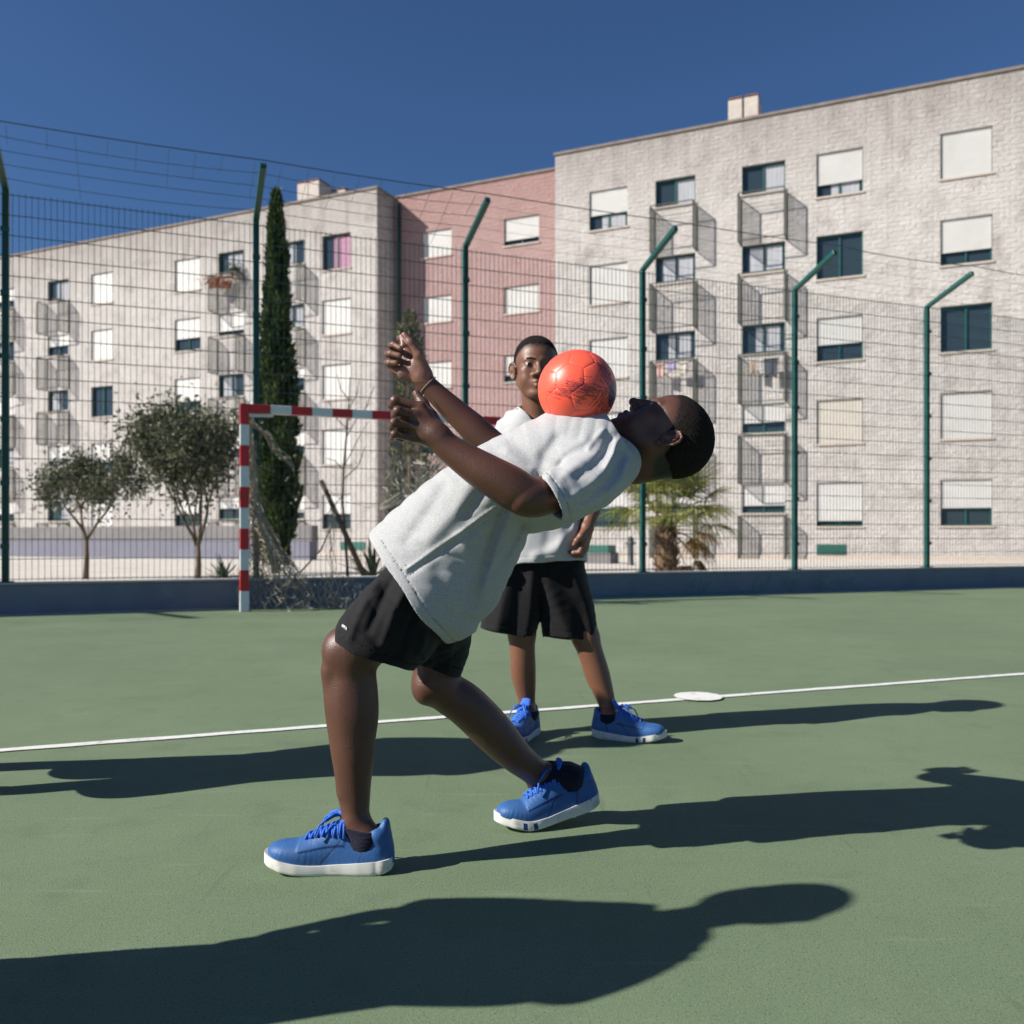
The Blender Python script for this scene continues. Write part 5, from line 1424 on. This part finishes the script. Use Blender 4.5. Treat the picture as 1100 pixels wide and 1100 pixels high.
# hollow at the hems: the inside follows the same folds
TH = .0055
t.sub(Disp(Sweep(shirt_stations(-TH, (0, 1, 2)), 3, cuts=[(V3(shirt_stations()[1][0]), -hemc[1])]), FN), .002)
inner = [(c_, u, v, a - TH, b_ - TH) for c_, u, v, a, b_ in st2[1:]]
t.sub(Disp(Sweep(inner, 3, cuts=[(V3(st2[1][0]) + ax * .03, -ax)]), FN), .002)
edge = waves(23, 26, .005, 5)
t.cut(lambda P, D: np.where((P - A3(hc)) @ A3(ax) > -.05, np.where(np.linalg.norm(P - A3(hc), axis=1) < .11, (P - A3(hc)) @ A3(hn) + edge(P, D) * .6, -1), -1))
hp0, hn0 = A3(hemc[0]), A3(hemc[1])
def stitch(o, n_, at, rad=9.0):
    """a sewn hem line running `at` metres above the edge"""
    o, n_ = A3(o), A3(n_) / np.linalg.norm(n_)
    def fn(P, D):
        s_d = (P - o) @ n_ + edge(P, D)
        return (.0016 * np.exp(-((s_d + at) / .0028) ** 2) * (np.linalg.norm(P - o, axis=1) < rad)).astype(F32)
    return fn
t.disp(stitch(hemc[0], hemc[1], .022)); t.disp(stitch(hc, hn, .020, .11))
t.cut(lambda P, D: (P - hp0) @ hn0 + edge(P, D))
t.sub(Cone(W(664, 489, 2.10), W(708, 486, 2.09), .049, .060), .004)
teeA = sculpt('t_shirt', t, .0028, M['tee'], boyA, it=1)
def rim(pts, r, name, m, parent, closed=True):
    b = MB(); b.tube(list(pts) + ([pts[0]] if closed else []), r, 6, cap=not closed)
    b.v = [tuple(Vector(p) - root_of(parent).location) for p in b.v]; return b.build(name, m, parent, smooth=True)

# shorts
s_ = Field()
def legst(items): return [station(a, b_, Y, rv) for a, b_, Y, rv in items]
LL = [((432, 590), (500, 650), 2.08, .108), ((412, 612), (482, 676), 2.065, .110), ((382, 645), (462, 705), 2.035, .102), ((356.5, 682), (434, 716), 2.01, .092)]
RL = [((445, 605), (505, 660), 2.13, .105), ((440, 640), (503, 682), 2.16, .10), ((441, 672), (500, 700), 2.19, .092), ((443, 703), (495, 727), 2.20, .086)]
sl_, sr_ = legst(LL), legst(RL)
cl_ = plane_y(W(356.5, 682, 2.01), W(434, 716, 2.01), W(380, 760, 2.01)); cr_ = plane_y(W(443, 703, 2.2), W(495, 727, 2.2), W(460, 770, 2.2))
ext = lambda st, n_: st + [(st[-1][0] + n_ * .04, st[-1][1], st[-1][2], st[-1][3], st[-1][4])]
sf = [([(418, 600), (402, 630), (385, 660), (376, 684)], 5, .006), ([(428, 612), (412, 642), (397, 676)], 5, -.007), ([(440, 625), (424, 655), (412, 692)], 6, .008), ([(452, 650), (437, 678), (428, 702)], 5, -.008), ([(403, 640), (418, 652), (436, 660)], 4, .004), ([(372, 668), (390, 684), (408, 702)], 2.0, .0025),
      ([(462, 660), (455, 690), (452, 702)], 4, .006), ([(474, 668), (470, 700), (468, 716)], 4, -.006), ([(487, 680), (484, 705), (482, 722)], 4, .005), ([(443, 640), (452, 668)], 5, .006)]
SFN = [fold_fn(sf, 2.12, .12), waves(9, 13, .0045, 6), waves(12, 34, .0022)]
for st_, cc, k in ((sl_, cl_, 0), (sr_, cr_, .018)): s_.add(Disp(Sweep(ext(st_, cc[1]), 3), SFN), k)
for st_, cc in ((sl_, cl_), (sr_, cr_)):
    inn = [(c_, u, v, a - .006, b_ - .006) for c_, u, v, a, b_ in ext(st_, cc[1])[-3:]]
    s_.sub(Disp(Sweep(inn, 3, cuts=[(V3(st_[-1][0]) - cc[1] * .06, -cc[1])]), SFN), .002)
    s_.cut(lambda P, D, o=A3(st_[-1][0]), n_=A3(cc[1]): np.where(np.linalg.norm(P - o, axis=1) < .16, (P - o) @ n_ + edge(P, D) * .5, -1))
for st_, cc in ((sl_, cl_), (sr_, cr_)): s_.disp(stitch(st_[-1][0], cc[1], .022, .15))
shortA = sculpt('shorts', s_, .003, M['short'], boyA, it=1)
# socks: the leg itself, a few millimetres thicker, from just above the shoe down into it
def sock(body, top, top_n, heel_pt, parent, h):
    k_ = Field(); tn = A3(top_n) / np.linalg.norm(A3(top_n)); tp = A3(top)
    k_.add(Cone(top, heel_pt, .060, .060), 0)
    k_.cut(lambda P, D: body.ev(P) - .0036 - .0008 * np.sin(P[:, 2] * 700)); k_.cut(lambda P, D: (P - tp) @ tn)
    sculpt('sock', k_, h, M['sock'], parent, it=1)
sock(fA, V3(W(382, 886, 2.0)), V3(W(381, 860, 2.0)) - V3(W(382, 886, 2.0)) + np.array([.010, 0, 0]), footpt(MRl, heelL, (.066, 0, .06)), boyA, .0026)
sock(fA, V3(W(580, 831, 2.32)), V3(W(566, 822, 2.305)) - V3(W(580, 834, 2.325)), footpt(MRr, heelR, (.066, 0, .07)), boyA, .0026)
# cord bracelet with a small charm on the far wrist
b = MB(); wc = W(459.5, 414, 2.312); axw = (W(478, 432, 2.315) - W(457, 412, 2.31)).normalized(); u_ = axw.orthogonal().normalized(); v_ = axw.cross(u_)
b.tube([wc + (u_ * math.cos(k * math.tau / 20) + v_ * math.sin(k * math.tau / 20)) * .0295 for k in range(21)], .0013, 5, cap=False)
b.v = [tuple(Vector(p) - pa_) for p in b.v]; br = b.build('bracelet', mat('cord', (.28, .22, .15), .8), boyA)
b = MB(); chp = W(456, 424, 2.283); b.tube([chp, chp + Vector((-.002, 0, -.008)), chp + Vector((0, 0, -.014))], [.002, .0035, .002], 8)
b.v = [tuple(Vector(p) - pa_) for p in b.v]; b.build('charm', mat('silver', (.75, .73, .68), .25, metallic=1.0), br)
# small white lettering on the shorts
def ray_point(o, px, py):
    dg = bpy.context.evaluated_depsgraph_get(); org = Vector((0, 0, CAMH)); d_ = (W(px, py, 1.0) - org).normalized()
    mw = Matrix.Translation(root_of(o).location); ok, loc, nr, _ = o.ray_cast(mw.inverted() @ org, d_)
    return (loc + root_of(o).location, nr) if ok else (None, None)
bpy.context.view_layer.update()
def lettering(text, px0, py0, px1, py1, size, o, m, parent, name='lettering'):
    """text laid along the line from one pixel to the other, following the cloth"""
    cu = bpy.data.curves.new('txt', 'FONT'); cu.body = text; cu.size = size; cu.extrude = 0; cu.align_x = 'CENTER'; cu.align_y = 'CENTER'; cu.offset = size * .02
    to = bpy.data.objects.new('txt', cu); C.objects.link(to); bpy.context.view_layer.update()
    me = bpy.data.meshes.new_from_object(to.evaluated_get(bpy.context.evaluated_depsgraph_get())); bpy.data.objects.remove(to)
    c, n_ = ray_point(o, (px0 + px1) / 2, (py0 + py1) / 2); a, _ = ray_point(o, px0, py0); b2, _ = ray_point(o, px1, py1)
    if c is None or a is None or b2 is None: return None
    x = (b2 - a).normalized(); z = n_ - x * n_.dot(x); z.normalize(); y = z.cross(x)
    Mx = Matrix((x, y, z)).transposed().to_4x4(); Mx.translation = c + z * .0035 - root_of(parent).location
    me.transform(Mx); me.materials.append(m); ob = bpy.data.objects.new(name, me); C.objects.link(ob); ob.parent = parent; return ob
lettering('KIPSTA', 367.0, 670.5, 375.5, 677.5, .0078, shortA, mat('print_white', (.8, .8, .8), .6), shortA)

# ------------------------------------------------------------------ the ball
BALLY = 2.025
bc = W(620, 418.5, BALLY); br_ = 42.2 * pm(BALLY)
def football():
    phi = (1 + 5 ** .5) / 2
    ico = np.array([(0, s1, s2 * phi) for s1 in (1, -1) for s2 in (1, -1)] + [(s1, s2 * phi, 0) for s1 in (1, -1) for s2 in (1, -1)] + [(s2 * phi, 0, s1) for s1 in (1, -1) for s2 in (1, -1)], float)
    ico /= np.linalg.norm(ico, axis=1)[:, None]
    # faces of the icosahedron give the hexagon centres
    hexc = []
    dmin = min(np.linalg.norm(ico[0] - ico[j]) for j in range(1, 12))
    for i in range(12):
        for j in range(i + 1, 12):
            for k in range(j + 1, 12):
                if all(abs(np.linalg.norm(ico[a] - ico[b_]) - dmin) < 1e-3 for a, b_ in ((i, j), (j, k), (i, k))): c_ = ico[i] + ico[j] + ico[k]; hexc.append(c_ / np.linalg.norm(c_))
    cen = np.vstack([ico, np.array(hexc)]); off = np.array([math.cos(R(20.3))] * 12 + [math.cos(R(23.9))] * 20)
    Rz = np.array(Matrix.Rotation(R(24), 3, 'X') @ Matrix.Rotation(R(-17), 3, 'Y') @ Matrix.Rotation(R(38), 3, 'Z'))
    cen = cen @ Rz.T
    bm = bmesh.new(); bmesh.ops.create_icosphere(bm, subdivisions=7, radius=1.0)
    V = np.array([v.co[:] for v in bm.verts]); V /= np.linalg.norm(V, axis=1)[:, None]
    ang = np.arccos(np.clip(V @ cen.T, -1, 1)); ap = np.array([.355] * 12 + [.412] * 20)
    # distance to the seam: difference of the two nearest panels' power distances
    D = np.sort(ang - np.array([0.0] * 12 + [0.0614] * 20), axis=1); sd = (D[:, 1] - D[:, 0]) * .5
    hgt = br_ * (1 - .009 * np.exp(-(sd / .016) ** 2) - .0035 * np.exp(-(sd / .06) ** 2))
    for v, d_, h_ in zip(bm.verts, V, hgt): v.co = Vector(d_ * h_)
    for fc in bm.faces: fc.smooth = True
    me = bpy.data.meshes.new('football'); bm.to_mesh(me); bm.free()
    o = bpy.data.objects.new('football', me); C.objects.link(o); o.location = bc
    vattr(o, 'seam', np.exp(-(sd / .0075) ** 2))
    # scribbled print: bands of fine strokes across some panels, a dark badge to the right
    def ball_dir(px, py):
        q_ = W(px, py, bc.y) - bc; x, z = q_.x / br_, q_.z / br_; y = -math.sqrt(max(0, 1 - x * x - z * z)); return np.array([x, y, z])
    strokes = np.zeros(len(V)); rs = np.random.RandomState(3)
    def spray(px0, py0, px1, py1, n, sx, sy, ln, slope):
        out = np.zeros(len(V))
        for _ in range(n):
            u = rs.rand(); cx = px0 + (px1 - px0) * u + rs.normal(0, sx); cy = py0 + (py1 - py0) * u + rs.normal(0, sy)
            if (cx - 620) ** 2 + (cy - 419) ** 2 > 39 ** 2: continue
            L_ = ln * (.4 + rs.rand()); sl2 = slope + rs.normal(0, .14)
            c0 = ball_dir(cx - L_ / 2, cy - L_ / 2 * sl2); c1 = ball_dir(cx + L_ / 2, cy + L_ / 2 * sl2)
            ab = c1 - c0; tt = np.clip(((V - c0) @ ab) / (ab @ ab + 1e-9), 0, 1); dd = np.linalg.norm(V - c0 - tt[:, None] * ab, axis=1)
            out = np.maximum(out, np.exp(-(dd / (.0070 + .006 * rs.rand())) ** 2))
        return out
    strokes = np.maximum(spray(608, 426, 637, 424, 120, 5, 4.5, 12, .22), strokes)
    strokes = np.maximum(.75 * spray(588, 427, 612, 432, 26, 4, 3, 9, .3), strokes)
    strokes = np.maximum(spray(640, 394, 655, 416, 80, 3.5, 5, 6, 1.0), strokes)
    strokes = np.maximum(spray(640, 432, 655, 446, 110, 6, 6, 7, -1.4), strokes)
    strokes = np.maximum(.5 * spray(588, 388, 612, 384, 22, 5, 2.5, 10, -.25), strokes)
    strokes = np.maximum(spray(636, 455, 644, 455, 16, 4, 2, 5, -.8), strokes)
    vattr(o, 'ink', np.clip(strokes, 0, 1))
    bd = ball_dir(656, 428); bd = bd + np.array([.35, 0, 0]); bd /= np.linalg.norm(bd); a_ = np.arccos(np.clip(V @ bd, -1, 1))
    vattr(o, 'badge', sstep(.36, .345, a_))
    return o
ball = football()
tag(ball, 'glossy orange football with dark scribbles resting on the bent-back chest', 'ball')
mb_ = mat('orange_ball', (.94, .105, .055), .30, .5, (.95, .13, .075), 9, 4, .5, bump=.0004, bscale=700)
n = mb_.node_tree; L = n.links; pb = n.nodes['Principled BSDF']; cur = pb.inputs['Base Color'].links[0].from_socket
for at, colr, k in (('ink', (.055, .008, .030), .95), ('seam', (.50, .060, .04), .6), ('badge', (.03, .03, .055), .9)):
    a_ = n.nodes.new('ShaderNodeAttribute'); a_.attribute_name = at; mu = n.nodes.new('ShaderNodeMath'); mu.operation = 'MULTIPLY'; mu.inputs[1].default_value = k
    L.new(a_.outputs['Fac'], mu.inputs[0]); mx = n.nodes.new('ShaderNodeMix'); mx.data_type = 'RGBA'; L.new(mu.outputs[0], mx.inputs['Factor']); L.new(cur, mx.inputs['A']); mx.inputs['B'].default_value = (*colr, 1); cur = mx.outputs['Result']
L.new(cur, pb.inputs['Base Color']); ball.data.materials.append(mb_)

# ------------------------------------------------------------------ second boy: standing behind, watching
YB = 3.38
pb0 = W(612, 577, 3.32); pb0.z = 0
boyB = thing('person', 'person standing behind in white t-shirt and long black shorts, face half hidden by the ball', 'person', pb0, 0, 'young players in grey tops and blue trainers')
HB = Frame(W(576, 396.5, 3.33), (-1, 0, 0), (0, -1, 0), (0, 0, 1), 1.09)
_a = R(4); HB.R = np.array([(-math.cos(_a), -math.sin(_a), 0), (math.sin(_a), -math.cos(_a), 0), (0, 0, 1)], dtype=F32)
hLb = V3(((638.5 - CX) / FPX * 3.315, 3.325, 0)); fLb = (.925, -.38)
hRb = V3(((574 - CX) / FPX * 3.40, 3.40, 0)); fRb = (-.42, -.91)
_, MBl, _ = shoe_obj(boyB, shoeL, hLb, fLb, 0, 0, .95)
_, MBr, _ = shoe_obj(boyB, shoeR, hRb, fRb, 0, 0, .95)
f = Field()
f.add(Cone(W(580, 600, YB), W(578, 540, YB), .098, .098), .04); f.add(Cone(W(578, 540, YB), W(577, 480, YB), .098, .095), .04)
for x in (543, 611): f.add(Cone(W(577, 478, YB), W(x, 469, YB), .07, .05), .04)
f.add(Cone(W(577, 462, YB), V3(HB.p((0, -.03, -.06))), .050, .046), .03)
f.add(Cone(W(577, 452, YB + .02), V3(HB.p((0, -.05, -.04))), .05, .046), .03)
j0 = len(f.ops); head_base(f, HB); j1 = len(f.ops); hB_ops = list(f.ops[j0:j1]); head_detail(f, HB, smile=1.7, mouth_open=1.6)
# arms
limb(f, [(W(615, 474, YB), .046), (W(630, 504, 3.38), .037), (W(640, 528, 3.37), .033), (W(637, 545, 3.34), .031), (W(630.5, 566, 3.30), .0225)], .02)
mcb = [(626.5, 583, 3.27), (628.5, 587, 3.29), (629, 589, 3.31), (628.5, 590, 3.325)]
for m_ in mcb: f.add(Cone(W(630.5, 567, 3.30), W(*m_), .021, .0125), .01)
for m_, fg in zip(mcb, ([(623, 593, 3.255), (616, 594, 3.262), (611.5, 592.8, 3.275)], [(624, 596, 3.275), (617, 597, 3.28), (612.5, 595, 3.295)], [(624.5, 597, 3.30), (619, 597.5, 3.305), (615, 595, 3.31)], [(625, 597, 3.32), (621, 597, 3.322), (618, 595, 3.325)])):
    finger(f, [W(*m_)] + [W(*p) for p in fg], [.0118, .0100, .0092, .0080], .003)
finger(f, [W(629, 569, 3.285), W(624, 576, 3.262), W(619.5, 581, 3.255), W(617, 585, 3.257)], [.016, .0125, .0105, .0085], .006)
limb(f, [(W(539, 474, YB), .046), (W(526, 505, 3.38), .037), (W(519, 530, 3.38), .034), (W(521, 555, 3.35), .031), (W(526, 585, 3.31), .023)], .02)
mcc = [(532, 606, 3.275), (530, 608, 3.29), (528, 609, 3.31), (526.5, 609, 3.325)]
for m_ in mcc: f.add(Cone(W(526.5, 588, 3.31), W(*m_), .021, .0125), .01)
for m_, fg in zip(mcc, ([(536, 616, 3.26), (537, 622, 3.27), (534, 626, 3.28)], [(533, 618, 3.275), (535, 625, 3.285), (532, 629, 3.295)], [(530, 619, 3.30), (532, 626, 3.305), (530, 630, 3.31)], [(528, 618, 3.32), (529, 624, 3.325), (528, 628, 3.325)])):
    finger(f, [W(*m_)] + [W(*p) for p in fg], [.0118, .0100, .0092, .0080], .003)
finger(f, [W(528, 590, 3.29), W(534, 598, 3.265), W(538, 606, 3.255), W(540, 612, 3.257)], [.016, .0125, .0105, .0085], .006)
# legs
def legB(hip, pts, Mr, heel, cal):
    f.add(Cone(W(*hip), W(*pts[0][0], pts[0][1]), .082, pts[0][2]), .03)
    limb(f, [(W(*a, ya), ra) for a, ya, ra in pts], .02)
    ank = footpt(Mr, heel, (.056, 0, .085), .95); a, ya, ra = pts[-1]
    f.add(Cone(W(*a, ya), ank, ra, .031), .012); f.add(Cone(ank, footpt(Mr, heel, (.19, 0, .036), .95), .029, .018), .012)
    f.add(Ell(V3(W(*cal)), (.034, .046, .075)), .02)
legB((560, 612, YB), [((560.5, 680), 3.36, .050), ((561.5, 700), 3.36, .0475), ((562, 718), 3.37, .0480), ((564, 738), 3.38, .0405), ((566.5, 758), 3.385, .0300)], MBr, hRb, (562, 714, 3.40))
legB((602, 612, YB), [((629, 684), 3.35, .050), ((635, 703), 3.345, .0475), ((641, 722), 3.345, .0465), ((648, 743), 3.34, .0385), ((654, 762), 3.33, .0295)], MBl, hLb, (639, 718, 3.37))
f.disp(waves(21, 30, .0012))
fB = f
bodyB = sculpt('body', f, .0030, M['skin_b'], boyB, it=1)
P, q = lip_attr(bodyB, HB, boyB); px_, py_ = pxy(P)
vattr(bodyB, 'palm', ((py_ > 566) & (py_ < 640) & (P[:, 2] > .4)) * .35); vattr(bodyB, 'dark', sstep(-.016, .010, hairline(HB.inv(P))) * (np.linalg.norm(P - HB.o, axis=1) < .18) * sstep(.0790, .0765, np.abs(HB.inv(P)[:, 0])))
g = hair_field(HB, hB_ops, hairline); p, q_ = skin(g, .0028, lo=V3(HB.o) - .15, hi=V3(HB.o) + .15); mesh_obj('hair', p, q_, M['hair'], boyB)
for s in (1, -1): eyeball(boyB, HB, s, (0, 1, -.03)); brow(boyB, HB, s, hB_ops + f.ops[j1:j1 + 3])
g = Field(); g.add(HB.ell((0, .0800, -.0636), (.0200, .0085, .0036)), 0); p, q_ = skin(g, .0012); mesh_obj('teeth', p, q_, M['teeth'], boyB)
# shirt
X_, Y_, Z_ = np.array([1.0, 0, 0]), np.array([0, 1.0, 0]), np.array([0, 0, 1.0])
def stB(x0, x1, y, rv, Y=YB): return (V3(W((x0 + x1) / 2, y, Y)), X_, Y_, (x1 - x0) / 2 * pm(Y), rv)
BFOLD = [([(622, 560), (600, 588), (575, 598)], 6, .008), ([(626, 575), (608, 600), (590, 606)], 5, -.008), ([(600, 548), (604, 575), (598, 600)], 6, .007), ([(590, 550), (588, 580), (582, 604)], 6, -.006), ([(540, 462), (552, 470), (560, 485)], 5, -.007), ([(533, 470), (545, 480), (552, 500)], 5, .007), ([(615, 545), (618, 570), (620, 600)], 5, .006)]
t = Field()
hp = V3(W(582, 608.5, YB)); hn2 = np.array([.10, -.15, -1.0]); hn2 /= np.linalg.norm(hn2)
BF = [fold_fn(BFOLD, YB, .06), waves(31, 12, .0055, 6), waves(33, 32, .0026)]
t.add(Disp(Sweep([stB(556, 598, 449, .080), stB(542, 613, 460, .100), stB(531, 623, 485, .118), stB(530, 625, 520, .122), stB(531, 627, 560, .127), stB(532, 630, 600, .136), stB(532, 631, 625, .139)], 3, n=2.3), BF), 0)
for sx, xs in ((1, (600, 617, 632, 640)), (-1, (554, 537, 524, 517))):
    st = [W(xs[0], 471, YB), W(xs[1], 479, YB), W(xs[2], 500, YB - .005), W(xs[3], 522, YB - .01)]
    axs = (st[3] - st[2]).normalized(); u = Vector((1, 0, 0)); u = (u - axs * u.dot(axs)).normalized(); v = axs.cross(u)
    t.add(Sweep([(V3(p), V3(u), V3(v), r_, r_ * 1.05) for p, r_ in zip(st, (.050, .056, .060, .064))], 3, cuts=[(V3(st[3]) - V3(axs) * .004, V3(axs))]), .03)
    t.sub(Sweep([(V3(st[2] + axs * .03), V3(u), V3(v), .058, .06), (V3(st[3] + axs * .03), V3(u), V3(v), .060, .063)], 2), .002)
t.sub(Cone(V3(W(577, 449, YB - .035)), V3(W(577, 425, YB - .03)), .063, .075), .004)
t.sub(Disp(Sweep([stB(534, 624, 560, .118), stB(535, 627, 600, .127), stB(535, 628, 625, .130)], 3, cuts=[(V3(W(580, 585, YB)), Z_)], n=2.3), BF), .002)
t.cut(lambda P, D: (P - A3(hp)) @ A3(hn2) + edge(P, D) * .7)
t.disp(stitch(hp, hn2, .022, .3))
sculpt('t_shirt', t, .0036, M['tee_b'], boyB, it=1)
# shorts
s_ = Field()
RB = [stB(542, 612, 575, .100), stB(539, 604, 600, .106), stB(532, 590, 630, .108), stB(522, 580, 660, .100), stB(515.5, 573.5, 683, .095)]
LB = [stB(552, 620, 575, .100), stB(562, 624, 600, .106), stB(575, 632, 630, .108), stB(579.5, 638, 660, .100), stB(583, 642.5, 686, .095)]
cR = (V3(W(545, 681.5, YB)), np.array([-.24, -.12, -1.0])); cL_ = (V3(W(611, 686.5, YB)), np.array([-.06, -.12, -1.0]))
BS = [fold_fn([([(548, 615), (540, 645), (534, 676)], 6, .009), ([(560, 618), (556, 650), (552, 682)], 6, -.009), ([(572, 615), (571, 650), (566, 684)], 5, .008), ([(586, 625), (600, 655), (612, 684)], 7, .010), ([(600, 618), (618, 650), (628, 684)], 7, -.009), ([(579, 640), (578, 682)], 4, -.010), ([(615, 615), (630, 645), (636, 680)], 5, .007)], YB, .08), waves(41, 10, .005, 6), waves(43, 30, .0022)]
for st, cc in ((RB, cR), (LB, cL_)):
    n_ = cc[1] / np.linalg.norm(cc[1]); e = st + [(st[-1][0] - Z_ * .05, X_, Y_, st[-1][3], st[-1][4])]
    s_.add(Disp(Sweep(e, 3, n=2.3), BS), .006)
for st, cc in ((RB, cR), (LB, cL_)):
    inn = [(c_, u, v, a - .008, b_ - .008) for c_, u, v, a, b_ in st[-2:]] + [(st[-1][0] - Z_ * .06, X_, Y_, st[-1][3] - .008, st[-1][4] - .008)]
    s_.sub(Disp(Sweep(inn, 3, cuts=[(cc[0] + Z_ * .06, Z_)], n=2.3), BS), .002)
    s_.cut(lambda P, D, o=A3(cc[0]), n_=A3(cc[1] / np.linalg.norm(cc[1])): np.where(np.linalg.norm((P - o)[:, :2], axis=1) < .19, (P - o) @ n_ + edge(P, D) * .6, -1))
for cc in (cR, cL_): s_.disp(stitch(cc[0], cc[1], .024, .19))
sculpt('shorts', s_, .0036, M['short'], boyB, it=1)
for Mr, hl in ((MBl, hLb), (MBr, hRb)): sock(fB, footpt(Mr, hl, (.058, 0, .098), .95), np.array([0, 0, 1.0]), footpt(Mr, hl, (.066, 0, .06), .95), boyB, .003)

# ------------------------------------------------------------------ two more players stand beside the camera, out of the picture; their shadows cross the court
for (x, y, rz, sc2, lab) in ((-1.325, 1.345, R(132), .93, 'person standing nearest the camera beyond the left edge, shadow across the foreground'),
                             (-1.86, 2.71, R(128), 1.12, 'person standing further off beyond the left edge, shadow behind the bending player')):
    o = copy_tree(boyB); o.location = (x, y, 0); o.rotation_euler = (0, 0, rz); o.scale = (sc2,) * 3; o['label'] = lab; o['group'] = 'players just outside the picture'
